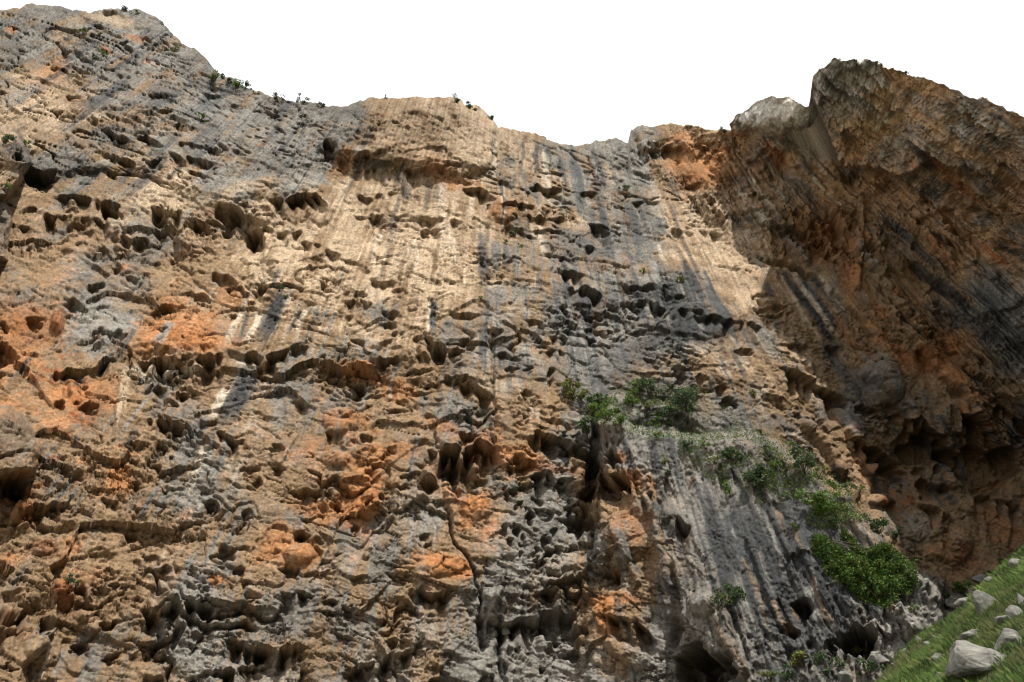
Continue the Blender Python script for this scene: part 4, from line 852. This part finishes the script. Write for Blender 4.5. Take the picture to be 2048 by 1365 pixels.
M_BARK = bark_material()

GREEN = dict(bright=(0.085, 0.142, 0.030), dark=(0.040, 0.068, 0.024), grey=(0.070, 0.098, 0.048), dry=(0.130, 0.145, 0.045), rust=(0.22, 0.085, 0.03))

def leaf_quads(cen, size, tint, g):
    """one small folded quad per leaf clump"""
    n = len(cen)
    a = g.normal(size=(n, 3)); a /= np.linalg.norm(a, axis=1)[:, None]
    b = np.cross(a, g.normal(size=(n, 3))); b /= np.linalg.norm(b, axis=1)[:, None]
    sz = size * g.uniform(0.55, 1.3, (n, 1))
    v = np.stack([cen - a * sz, cen - b * sz * 0.45, cen + a * sz, cen + b * sz * 0.45], 1).reshape(-1, 3)
    f = np.arange(4 * n).reshape(n, 4)
    c = np.repeat(np.asarray(tint) * g.uniform(0.6, 1.45, (n, 1)) * (1 + 0.25 * g.normal(size=(n, 3)) * np.array([1, .3, .6])), 4, 0)
    return v, f, np.clip(c, 0.008, 0.5)

def tubes(paths):
    V, Fc = [], []
    k = 0
    for pts, r0, r1 in paths:
        pts = np.asarray(pts, float)
        for i, p in enumerate(pts):
            d = pts[min(i + 1, len(pts) - 1)] - pts[max(i - 1, 0)]
            d /= np.linalg.norm(d) + 1e-9
            u = np.cross(d, (0.3, 0.9, 0.2)); u /= np.linalg.norm(u); w = np.cross(d, u)
            r = r0 + (r1 - r0) * i / (len(pts) - 1)
            for q in range(5):
                an = q * 2 * math.pi / 5
                V.append(p + r * (u * math.cos(an) + w * math.sin(an)))
        for i in range(len(pts) - 1):
            for q in range(5):
                Fc.append((k + i * 5 + q, k + i * 5 + (q + 1) % 5, k + (i + 1) * 5 + (q + 1) % 5, k + (i + 1) * 5 + q))
        k += 5 * len(pts)
    return np.array(V), np.array(Fc)

def bush(name, base, R_, kind, label, cat, group, seed, flat=0.75, toward=None, dens=1.0, leaf=None, tall=1.0):
    g = np.random.default_rng(seed)
    base = np.asarray(base, float)
    o = bpy.data.objects.new(name, None); o.empty_display_size = 0.2; COL.objects.link(o)
    o.location = base
    tag(o, label, cat, group)
    out = np.array([0, 0, 0.55 * R_ * tall]) + (toward * 0.45 * R_ if toward is not None else 0)
    nb_ = int(5 + min(9, R_ * 3))
    blobs = out + g.normal(size=(nb_, 3)) * R_ * np.array([0.48, 0.40, 0.30 * tall])
    rad = R_ * g.uniform(0.22, 0.46, nb_)
    n = int(np.clip(420 * dens * (R_ / 1.0) ** 1.2, 90, 2600))
    pick = g.integers(0, nb_, n)
    dv = g.normal(size=(n, 3)); dv /= np.linalg.norm(dv, axis=1)[:, None]
    cen = blobs[pick] + dv * (rad[pick] * g.uniform(0.35, 1.12, n) ** 0.6)[:, None] * np.array([1, 1, flat])
    lf = leaf or np.clip(0.085 * R_ + 0.05, 0.09, 0.22)
    v, f, c = leaf_quads(cen, lf, GREEN[kind], g)
    mesh_from('foliage', v, f, M_LEAF, c, parent=o)
    paths = []
    for i in range(min(nb_, 7)):
        midp = blobs[i] * 0.5 + g.normal(size=3) * 0.10 * R_
        paths.append(([(0, 0, -0.12), midp, blobs[i] + dv[i] * rad[i] * 0.7], 0.035 * R_ + 0.015, 0.010 + 0.004 * R_))
    tv_, tf_ = tubes(paths)
    mesh_from('stem', tv_, tf_, M_BARK, parent=o)
    return o

SHR = 'shrubs growing on the cliff and buttress'
BUSHES = [
    (1140, 786, 24, 'dry', 'sparse yellow-green shrub on the ledge left of the hanging garden'),
    (1192, 815, 27, 'grey', 'tall thin grey-green shrub just above the pointed tip of the buttress'),
    (1174, 868, 21, 'grey', 'dark grey-green shrub hanging to the left of the buttress tip'),
    (1219, 829, 25, 'bright', 'bright green bush immediately right of the pointed buttress tip'),
    (1245, 846, 16, 'bright', 'low bright bush spilling right along the buttress top edge'),
    (1264, 803, 20, 'bright', 'round bright bush on a pale rock in mid hanging garden'),
    (1270, 775, 13, 'bright', 'small bright bush uppermost in the hanging garden'),
    (1296, 780, 20, 'grey', 'grey-green bush touching the uppermost bright bush on its right'),
    (1302, 816, 11, 'dry', 'small yellowish tuft between the round bright bush and the big grey bush'),
    (1378, 806, 34, 'grey', 'largest grey-green bush, at the right of the hanging garden'),
    (1338, 842, 24, 'dark', 'dark green bush just lower left of the largest grey-green bush'),
    (1317, 848, 12, 'bright', 'small bright bush at the left side of the dark green bush'),
    (1374, 856, 14, 'dark', 'low dark bush directly below the largest grey-green bush'),
    (1312, 870, 9, 'dry', 'tiny dry tuft on the buttress below the small bright bush'),
    (1373, 892, 13, 'dark', 'small dark shrub on bare slab under the low dark bush'),
    (1409, 891, 10, 'bright', 'pale green shrub right of the small dark slab shrub'),
    (1467, 919, 22, 'dark', 'spreading dark shrub at the top of the pale slab panel'),
    (1430, 921, 11, 'dry', 'yellowish tuft left of the spreading dark shrub'),
    (1326, 920, 9, 'dry', 'dry tuft beside the dark drip mark on the slab'),
    (1337, 945, 7, 'dark', 'tiny dark tuft below the dry tuft by the drip mark'),
    (1383, 959, 6, 'rust', 'small round rust-coloured dry tuft on the pale slab'),
    (1458, 980, 13, 'bright', 'green shrub on a little step in the middle of the slab'),
    (1523, 962, 27, 'dark', 'wide dark shrub in the cleft right of the pale slab panel'),
    (1556, 931, 12, 'bright', 'small bright shrub above the wide dark cleft shrub'),
    (1605, 932, 28, 'grey', 'broad grey-green bush on the upper right shoulder of the buttress'),
    (1638, 949, 14, 'dry', 'yellowish shrub at the right end of the broad shoulder bush'),
    (1673, 971, 15, 'bright', 'bright green bush on the right skyline edge of the buttress'),
    (1700, 977, 13, 'grey', 'grey-green bush next to the bright bush on the buttress edge'),
    (1722, 983, 8, 'bright', 'tiny bright sprig against the dark recess beside the buttress edge'),
    (1634, 1014, 27, 'bright', 'large bright round-topped bush above the ivy'),
    (1669, 1020, 21, 'bright', 'green bush joined to the right of the round-topped bush above the ivy'),
    (1667, 1047, 15, 'dark', 'dark bush between the round-topped bushes and the ivy'),
    (1758, 1056, 24, 'dark', 'thin dark shrub above the right part of the ivy'),
    (1792, 1072, 14, 'dark', 'small dark shrub right of the thin shrub over the ivy'),
    (1592, 1054, 9, 'bright', 'small green tuft left of the ivy top'),
    (1446, 1202, 16, 'dry', 'thin yellow-green shrub left of the dark tree over the cave'),
    (1840, 1120, 9, 'bright', 'small green tuft in the dark gully behind the ivy'),
    (1831, 1219, 8, 'bright', 'small green tuft in the broken rocks at the buttress foot'),
    (1605, 1324, 22, 'dry', 'yellow-green bush at the foot of the buttress near the small holes'),
    (1652, 1330, 24, 'grey', 'grey-green bush at the foot of the buttress, right of the yellow-green one'),
    (1570, 1350, 18, 'dark', 'dark green bush at the bottom edge below the buttress'),
    (1712, 1302, 17, 'dry', 'dry grassy bush in front of the low cave mouth'),
    (1740, 1342, 20, 'dark', 'dark bush in the hollow at the edge of the grass'),
    (1538, 1354, 14, 'dry', 'yellowish low bush leftmost along the bottom of the buttress'),
    (1926, 1178, 20, 'bright', 'low green bush where the grass meets the dark cliff foot'),
    (1898, 1196, 10, 'dark', 'small dark bush in the gap between buttress and grass'),
    (1990, 1150, 14, 'dry', 'brownish tussock behind the flat rocks at the top of the grass'),
    (2013, 1128, 11, 'bright', 'small bright bush beside the topmost boulder of the slope'),
    (160, 64, 9, 'dry', 'yellowish tuft high on the upper left wall'),
    (201, 66, 6, 'dry', 'tiny tuft right of the yellowish one on the upper left wall'),
    (206, 105, 7, 'bright', 'small light green tuft in the middle of the upper left grey wall'),
    (190, 114, 6, 'dark', 'tiny dark tuft just below left of the light green one'),
    (246, 17, 9, 'dark', 'little dark tree standing on the highest left summit'),
    (272, 25, 9, 'dark', 'low dark shrub right of the summit tree'),
    (352, 98, 8, 'dry', 'olive tuft on the steep left ridge edge'),
    (425, 151, 13, 'dry', 'olive grass patch on the rim shoulder of the left ridge'),
    (452, 162, 13, 'dark', 'dark shrub on the rim right of the olive grass patch'),
    (472, 170, 12, 'bright', 'bright green shrub on the rim shoulder'),
    (490, 170, 9, 'dark', 'round dark shrub at the right end of the rim shoulder'),
    (512, 183, 7, 'dark', 'tiny dark shrub on the rim right of the round one'),
    (560, 196, 11, 'dark', 'flat dark shrub on the rim above the smooth grey wall'),
    (604, 202, 9, 'dark', 'dark shrub on the rim, midway between flat shrub and notch'),
    (642, 209, 8, 'dark', 'small dark shrub on the rim nearest the orange headwall'),
    (402, 237, 10, 'bright', 'green grassy ledge tuft below the rim shoulder'),
    (772, 193, 4, 'dark', 'tiny lone shrub on top of the orange headwall'),
    (911, 199, 9, 'dark', 'flat dark green shrub at the right end of the headwall top'),
    (945, 212, 11, 'dark', 'spreading dark tree on the skyline right of the headwall'),
    (985, 233, 8, 'dark', 'small dark tree at the lower corner of the headwall skyline'),
    (1022, 468, 9, 'dark', 'dark tuft below the brown lump on the central wall'),
    (1012, 481, 6, 'bright', 'tiny bright tuft under the dark tuft on the central wall'),
    (1046, 491, 6, 'bright', 'tiny bright tuft right of the dark tuft on the central wall'),
    (1286, 541, 7, 'bright', 'small bright tuft on the dark band left of the yellow-green one'),
    (1362, 560, 9, 'dry', 'yellow-green tuft on top of the dark smooth bulge'),
    (1256, 374, 9, 'grey', 'grey-green shrub on the wall below the saddle'),
    (562, 575, 7, 'dark', 'dark plant at the top of the black water streak'),
    (573, 593, 5, 'bright', 'tiny green plant on the right edge of the black water streak'),
    (972, 413, 6, 'grey', 'tiny tuft left of the brown lump on the central wall'),
    (962, 600, 5, 'bright', 'tiny green tuft on the grey central wall'),
    (1526, 518, 7, 'dark', 'dark shrub at the top end of the black and white streaks'),
    (8, 276, 13, 'dark', 'dark bush on the left edge outcrop'),
    (54, 286, 8, 'bright', 'small bright tuft behind the left edge outcrop'),
    (14, 370, 9, 'bright', 'green tuft under the left edge outcrop'),
    (140, 1160, 12, 'dark', 'dark plant above the rust-red lump at lower left'),
    (154, 1175, 8, 'dark', 'small dark plant at the right of the rust-red lump'),
    (1512, 788, 10, 'dry', 'yellowish tuft on the pocketed wall right of the hanging garden'),
    (1524, 864, 10, 'dry', 'yellowish tuft above the shoulder of the buttress'),
    (1590, 888, 8, 'bright', 'small green tuft on the rock step over the buttress shoulder'),
    (1445, 263, 7, 'dark', 'small dark shrub on the rim left of the grey knob'),
    (1815, 143, 6, 'dark', 'tiny dark shrub on the sloping top of the right peak'),
]
def on_ground(px, py):
    dx_, dy_, dz_ = ray(px, py)
    ys = np.linspace(8, 75, 1400)
    z = CAMZ + dz_ * ys / dy_
    hit = np.where(z <= ground_z((dx_ * ys / dy_).astype(F32), ys.astype(F32)))[0]
    if not len(hit):
        return None
    y = ys[hit[0]]
    return np.array([dx_ * y / dy_, y, z[hit[0]]]), math.hypot(math.hypot(dx_, dy_), dz_) * y / dy_

for i, (px, py, r, kind, lb) in enumerate(BUSHES):
    p, d = surf(px, py + 0.35 * r, 4)
    g_ = on_ground(px, py + 0.35 * r)
    if g_ is not None and g_[1] < d:
        p, d = g_
    Rw = r * d / FPX * (1.1 if py < 260 else 1.15)
    tc_ = np.array([0, 0, CAMZ]) - p; tc_[2] = 0; tc_ /= np.linalg.norm(tc_)
    rimtree = 'tree' in lb
    bush('small_tree' if rimtree else 'shrub', p, Rw, kind, lb, 'tree' if rimtree else 'shrub', SHR, 1000 + i, toward=tc_ * (0.2 if rimtree else 1), tall=1.3 if rimtree else 1.0)

# the dark tree on the shelf above the cave: bare leaning trunk, flat crown
p, d = surf(1440, 1245, 4)
g = np.random.default_rng(77)
tree = bpy.data.objects.new('small_tree', None); COL.objects.link(tree); tree.location = p
tag(tree, 'dark tree with bare forked trunk on the shelf above the big cave', 'tree', SHR)
px2m = d / FPX
br = [((-0.3, -0.4, -0.2), (-0.2, -1.0, 0.8), (0.4, -1.5, 1.6), (1.5, -1.9, 2.3)), ((-0.2, -1.0, 0.8), (-0.3, -1.3, 1.7), (-0.2, -1.4, 2.6)), ((0.4, -1.5, 1.6), (0.7, -1.4, 2.3), (0.9, -1.3, 2.9)), ((-0.2, -1.0, 0.8), (-0.9, -1.2, 1.5), (-1.3, -1.2, 2.0))]
k_ = 34 * px2m / 1.6
tv_, tf_ = tubes([([np.array(q) * k_ for q in b_], 0.09, 0.03) for b_ in br])
mesh_from('trunk', tv_, tf_, M_BARK, parent=tree)
cb = np.array([(1.5, -1.9, 2.4), (1.1, -1.6, 2.0), (0.9, -1.3, 2.9), (1.9, -1.9, 2.0), (0.2, -1.4, 2.1), (-0.2, -1.4, 2.6), (-0.6, -1.2, 1.9), (-0.3, -1.2, 1.5)]) * k_
pk_ = g.integers(0, len(cb), 900); pk_ = np.where(g.random(900) < 0.5, pk_ % 4, pk_)
dv = g.normal(size=(900, 3)); dv /= np.linalg.norm(dv, axis=1)[:, None]
v, f, c = leaf_quads(cb[pk_] + dv * (g.random((900, 1)) ** 0.5) * 0.5 * k_, 0.12, GREEN['dark'], g)
mesh_from('crown', v, f, M_LEAF, c, parent=tree)

# ivy apron on the buttress
IVY = [(330, 560), (440, 560), (560, 650), (700, 740), (790, 760), (700, 660), (620, 560), (640, 500), (700, 560), (800, 680), (850, 720), (960, 690), (1040, 650), (1150, 700), (1260, 800), (1380, 900), (1390, 1060), (1330, 1150), (1240, 1190),
       (1060, 1290), (900, 1240), (780, 1180), (640, 1090), (560, 1000), (470, 930), (440, 850), (340, 720)]
IVY = [(1560 + a / 5.057, 960 + b / 5.057) for a, b in IVY]
bb = np.where((_u > 1610) & (_u < 1850) & (_v > 1040) & (_v < 1230))[0]
bb = bb[poly_sd(_u[bb], _v[bb], IVY) > -2]
# keep only what faces the camera (nearest per 4 px cell)
cell = (np.floor(_u[bb] / 6) * 4096 + np.floor(_v[bb] / 6)).astype(np.int64)
order = np.lexsort((_d[bb], cell)); bb = bb[order]; cell = cell[order]
first = np.concatenate([[True], cell[1:] != cell[:-1]])
near = np.repeat(_d[bb][first], np.diff(np.concatenate([np.where(first)[0], [len(bb)]])))
bb = bb[_d[bb] < near + 0.8]
ivy = bpy.data.objects.new('ivy', None); COL.objects.link(ivy)
ivy_base = Pf[bb].mean(0); ivy.location = ivy_base.tolist()
tag(ivy, 'dense dark green ivy mat hanging down the right side of the grey buttress', 'ivy')
g = np.random.default_rng(5)
sel = bb[g.integers(0, len(bb), 17000)]
sel = sel[fbm(Pf[sel][:, 0] / 1.3, Pf[sel][:, 1] / 1.3, Pf[sel][:, 2] / 1.3, 3, 505) + 0.03 * poly_sd(_u[sel], _v[sel], IVY) > g.uniform(-0.35, 0.05, len(sel))]
nn = Nrm.reshape(-1, 3)[np.minimum(sel, NR * NC - 1)]
edge = np.clip(poly_sd(_u[sel], _v[sel], IVY) / 12, 0.1, 1)
bump = 0.35 + 0.9 * np.clip(0.5 + fbm(Pf[sel][:, 0] / 0.9, Pf[sel][:, 1] / 0.9, Pf[sel][:, 2] / 0.9, 2, 500), 0, 1)
cen = Pf[sel] + nn * (bump * edge * g.uniform(0.4, 1.0, len(sel)))[:, None] + g.normal(size=(len(sel), 3)) * 0.10 - ivy_base
v, f, c = leaf_quads(cen, 0.12, (0.048, 0.080, 0.016), g)
c *= np.repeat(np.where(g.random(len(sel)) < 0.18, 1.7, 1.0) * (1 + 0.7 * fbm(cen[:, 0] / 0.8, cen[:, 1] / 0.8, cen[:, 2] / 0.8, 2, 507)), 4)[:, None]
mesh_from('foliage', v, f, M_LEAF, c, parent=ivy)
vines = []
vine0 = surf(1640, 1078, 4)[0] - ivy_base + nn[0] * 0.2
for i in range(14):
    q = bb[g.integers(0, len(bb))]; a_ = Pf[q] - ivy_base + nn[0] * 0.25
    vines.append(([vine0, vine0 * 0.5 + a_ * 0.5 + nn[0] * 0.2 + g.normal(size=3) * 0.15, a_], 0.05, 0.02))
tv_, tf_ = tubes(vines)
mesh_from('stem', tv_, tf_, M_BARK, parent=ivy)

# ------------------------------------------------------------------ boulders on the slope
def boulder_material():
    m, t, b = new_mat('boulder_stone')
    tc = t.nodes.new('ShaderNodeTexCoord')
    n = t.nodes.new('ShaderNodeTexNoise'); n.inputs['Scale'].default_value = 2.2; n.inputs['Detail'].default_value = 9; n.inputs['Roughness'].default_value = 0.7
    t.links.new(tc.outputs['Object'], n.inputs['Vector'])
    cr = t.nodes.new('ShaderNodeValToRGB')
    cr.color_ramp.elements[0].position = 0.3; cr.color_ramp.elements[0].color = (0.055, 0.054, 0.048, 1)
    cr.color_ramp.elements[1].position = 0.68; cr.color_ramp.elements[1].color = (0.22, 0.215, 0.195, 1)
    t.links.new(n.outputs['Fac'], cr.inputs[0]); t.links.new(cr.outputs[0], b.inputs['Base Color'])
    bp = t.nodes.new('ShaderNodeBump'); bp.inputs['Strength'].default_value = 0.7; bp.inputs['Distance'].default_value = 0.06
    n2 = t.nodes.new('ShaderNodeTexNoise'); n2.inputs['Scale'].default_value = 7; n2.inputs['Detail'].default_value = 8
    t.links.new(tc.outputs['Object'], n2.inputs['Vector'])
    t.links.new(n2.outputs['Fac'], bp.inputs['Height']); t.links.new(bp.outputs[0], b.inputs['Normal'])
    return m
M_STONE = boulder_material()
import bmesh
def boulder(px, py, wpx, hpx, label, seed, pts=None, name='boulder', where=None, cat='boulder', group='boulders strewn over the grassy slope'):
    g = np.random.default_rng(seed)
    p, d = where if where is not None else on_ground(px, py + hpx * 0.42)
    k = d / FPX
    w, h = wpx * k * 0.52, hpx * k * 1.08
    bm = bmesh.new()
    if pts is None:
        q = g.normal(size=(15, 3)); q /= np.linalg.norm(q, axis=1)[:, None]
        q = q * g.uniform(0.82, 1.1, (15, 1)) * np.array([w * 1.05, w * 0.8, h * 0.72]) + np.array([0, 0, h * 0.28])
    else:
        q = np.array(pts) * np.array([w, w, h])
    vs = [bm.verts.new(a) for a in q]
    bmesh.ops.convex_hull(bm, input=vs)
    for v_ in [v_ for v_ in bm.verts if not v_.link_faces]:
        bm.verts.remove(v_)
    bmesh.ops.bevel(bm, geom=list(bm.edges), offset=0.07 * min(w, h), segments=1, affect='EDGES')
    bmesh.ops.triangulate(bm, faces=list(bm.faces))
    for _ in range(2):
        bmesh.ops.subdivide_edges(bm, edges=list(bm.edges), cuts=1, use_grid_fill=True)
    bm.verts.ensure_lookup_table()
    co = np.array([v_.co[:] for v_ in bm.verts])
    bm.normal_update()
    no = np.array([v_.normal[:] for v_ in bm.verts])
    sc_ = max(w, 0.2)
    dd = 0.10 * min(w, h) * fbm((co[:, 0] / sc_ * 2 + seed), co[:, 1] / sc_ * 2, co[:, 2] / sc_ * 2, 3, 600)
    for v_, nn_, a in zip(bm.verts, no, dd):
        v_.co += Vector(nn_ * float(a))
    me = bpy.data.meshes.new(name); bm.to_mesh(me); bm.free()
    me.materials.append(M_STONE)
    o = bpy.data.objects.new(name, me); COL.objects.link(o)
    o.location = p - np.array([0, 0, 0.16 * h])
    tag(o, label, cat, group)
    return o

BIG = [(-1, -.3, -.15), (-1, .5, .0), (-.92, -.45, .55), (-.55, -.1, 1.0), (-.5, .5, .95), (-.1, -.05, .82), (.15, .5, .8), (1.05, .1, .12), (1.0, .6, .2), (.55, -.75, -.1), (-.3, -.8, -.25), (.0, .8, -.2), (.2, -.75, .25), (-.75, -.62, .1)]
boulder(1970, 1312, 108, 46, 'largest boulder on the slope, wedge-shaped with a pale slanting top', 1, BIG)
for i, a in enumerate([
    (1921, 1331, 26, 30, 'upright pointed stone leaning on the left of the largest boulder'),
    (1890, 1352, 30, 20, 'low pale stone nearest the bottom edge, left of the largest boulder'),
    (1879, 1315, 25, 13, 'small flat stone in the grass left of the upright pointed stone'),
    (1859, 1289, 22, 11, 'small pale stone leftmost in the middle of the grass'),
    (1870, 1274, 13, 7, 'tiny stone just above the leftmost pale stone'),
    (1948, 1271, 46, 19, 'long flat pale boulder directly above the largest boulder'),
    (2022, 1281, 54, 32, 'broad rounded boulder right of the long flat one'),
    (1994, 1287, 13, 10, 'small dark stone between the long flat and the rounded boulder'),
    (2013, 1239, 31, 13, 'pale low stone below the dark boulder at the right edge'),
    (2036, 1226, 32, 22, 'dark grey boulder at the right edge above the pale low stone'),
    (2046, 1202, 16, 20, 'pale stone cut by the right edge, highest on that edge'),
    (1938, 1201, 44, 18, 'long pale boulder left of the dark tilted slab'),
    (1976, 1203, 48, 40, 'dark tilted slab leaning against the long pale boulder'),
    (1966, 1222, 18, 7, 'flat sliver of stone in the grass under the tilted slab'),
    (1916, 1219, 12, 6, 'tiny stone below left of the long pale boulder'),
    (1963, 1154, 37, 20, 'pale boulder at the top of the slope by the cliff foot'),
    (1960, 1172, 20, 15, 'small pale stone under the boulder at the cliff foot'),
    (1984, 1161, 28, 12, 'dark flat stone resting right of the cliff-foot boulder'),
    (2033, 1127, 25, 17, 'topmost boulder of the slope, at the upper right'),
    (2020, 1157, 9, 7, 'tiny white stone below the topmost boulder'),
    (1896, 1200, 22, 20, 'upright grey stone beside the buttress corner'),
    (1895, 1224, 20, 22, 'grey stone below the upright one at the buttress corner'),
    (1759, 1313, 46, 18, 'flat pale boulder at the left border of the grass'),
    (1770, 1337, 18, 11, 'small stone under the flat boulder at the left border of the grass'),
    (1694, 1349, 33, 24, 'pale angular boulder at the bottom edge among the bushes'),
    (1643, 1351, 21, 20, 'grey stone at the bottom edge left of the angular boulder'),
    (1792, 1330, 15, 10, 'lowest of the small grey stones along the left border of the grass'),
    (1812, 1302, 13, 9, 'second lowest small grey stone along the left border of the grass'),
    (1838, 1281, 16, 12, 'small angular stone in the grass under the broken buttress foot'),
    (1862, 1252, 18, 13, 'grey stone where the grass touches the broken buttress foot'),
    (1905, 1255, 10, 7, 'tiny stone in open grass below the grey corner stones'),
    (1985, 1248, 11, 7, 'tiny stone in open grass left of the pale low stone'),
    (1708, 1328, 13, 11, 'small stone behind the angular boulder at the bottom edge'),
]):
    if on_ground(a[0], a[1] + a[3] * .42) is None:
        boulder(*a, 20 + i, where=surf(a[0], a[1] + a[3] * .42, 4))
    else:
        boulder(*a, 20 + i)
for px, py, w_, h_, lb in [(1012, 1256, 19, 14, 'rounded grey stone wedged in the deep crack below the pitted wall'), (994, 1264, 17, 12, 'smaller brown stone wedged beside the rounded one in the crack')]:
    boulder(px, py, w_, h_, lb, px, where=surf(px, py + 6, 4), name='wedged_stone', cat='stone', group='stones wedged in the crack')

# ------------------------------------------------------------------ grass on the slope
g = np.random.default_rng(9)
N0 = 480000
gxr = g.uniform(6, 50, N0).astype(F32); gyr = g.uniform(8, 56, N0).astype(F32)
gzr = ground_z(gxr, gyr)
u_, v_, d_ = project(np.stack([gxr, gyr, gzr], -1))
cl = fbm(gxr / 2.2, gyr / 2.2, 0.7, 3, 700)
keep = (u_ > 1560) & (v_ > 1040) & (v_ < 1900) & (g.random(N0) < np.where((u_ < 2120) & (v_ < 1420), 1.0, 0.6)) & (g.random(N0) < np.clip(0.62 + 1.3 * cl, 0.05, 1))
gb = np.stack([gxr, gyr, gzr], -1)[keep]; cl = cl[keep]
n = len(gb)
hgt = 0.12 + 0.20 * g.random(n) + 0.40 * np.clip(cl, 0, 1)
an = g.uniform(0, 2 * math.pi, n)
sd = np.stack([np.cos(an), np.sin(an), 0 * an], -1) * 0.016
lean = g.normal(size=(n, 3)) * 0.35 + np.array([-0.25, -0.15, 0]); lean[:, 2] = 0
tip = gb + lean * hgt[:, None] + np.array([0, 0, 1]) * hgt[:, None]
midb = gb + lean * hgt[:, None] * 0.3 + np.array([0, 0, .6]) * hgt[:, None]
gb[:, 2] -= 0.03
v = np.stack([gb - sd, gb + sd, midb + sd * .7, tip], 1).reshape(-1, 3)
f = np.arange(4 * n).reshape(n, 4)
pal = np.array([(0.060, 0.105, 0.022), (0.085, 0.140, 0.030), (0.042, 0.075, 0.020), (0.16, 0.145, 0.06), (0.11, 0.15, 0.045)])
ci = g.choice(5, n, p=[.34, .28, .2, .07, .11])
cc = pal[ci] * g.uniform(0.5, 1.4, (n, 1)) * (1 + 1.1 * cl[:, None]) * 0.85
dryp = np.clip(2.5 * fbm(gb[:, 0] / 3.0, gb[:, 1] / 3.0, 0.2, 3, 710) - 0.2, 0, 0.8)[:, None]
cc = cc * (1 - dryp) + np.array([0.10, 0.095, 0.042]) * g.uniform(0.6, 1.4, (n, 1)) * dryp
grass = mesh_from('grass', v, f, M_LEAF, np.repeat(np.clip(cc, 0.01, .4), 4, 0))
tag(grass, 'long green grass with a few dry blades covering the slope', 'grass', kind='stuff')
print('grass blades', n, 'tris', sum(len(o.data.loops) - 2 * len(o.data.polygons) for o in bpy.data.objects if o.type == 'MESH'))

# ------------------------------------------------------------------ herbs and grass tufts on the ledges of the hanging garden
g = np.random.default_rng(21)
GARD = [(1110, 770), (1200, 780), (1300, 760), (1420, 790), (1500, 850), (1560, 870), (1640, 930), (1700, 960), (1740, 1040), (1640, 1060), (1560, 1010), (1500, 1010), (1420, 960), (1330, 900), (1190, 850)]
cand = np.where((_u > 1100) & (_u < 1760) & (_v > 740) & (_v < 1080))[0]
sdg = poly_sd(_u[cand], _v[cand], GARD)
nz = Pf[cand]
cl = fbm(nz[:, 0] / 2.5, nz[:, 1] / 2.5, nz[:, 2] / 1.5, 3, 800)
Nfull = grid_normal(P).reshape(-1, 3)[cand]
ok = (sdg > 0) & (cl + 0.9 * Nfull[:, 2] > 0.30)
cand = cand[ok]; Nfull = Nfull[ok]
sel = g.integers(0, len(cand), min(22000, 5 * len(cand)))
cen = Pf[cand[sel]] + Nfull[sel] * g.uniform(0.02, 0.35, (len(sel), 1)) + g.normal(size=(len(sel), 3)) * 0.12
v, f, c = leaf_quads(cen, 0.10, (0.085, 0.115, 0.035), g)
tag(mesh_from('ledge_plants', v, f, M_LEAF, c), 'low green herbs and grass on the ledges above the grey buttress', 'herbs', kind='stuff')
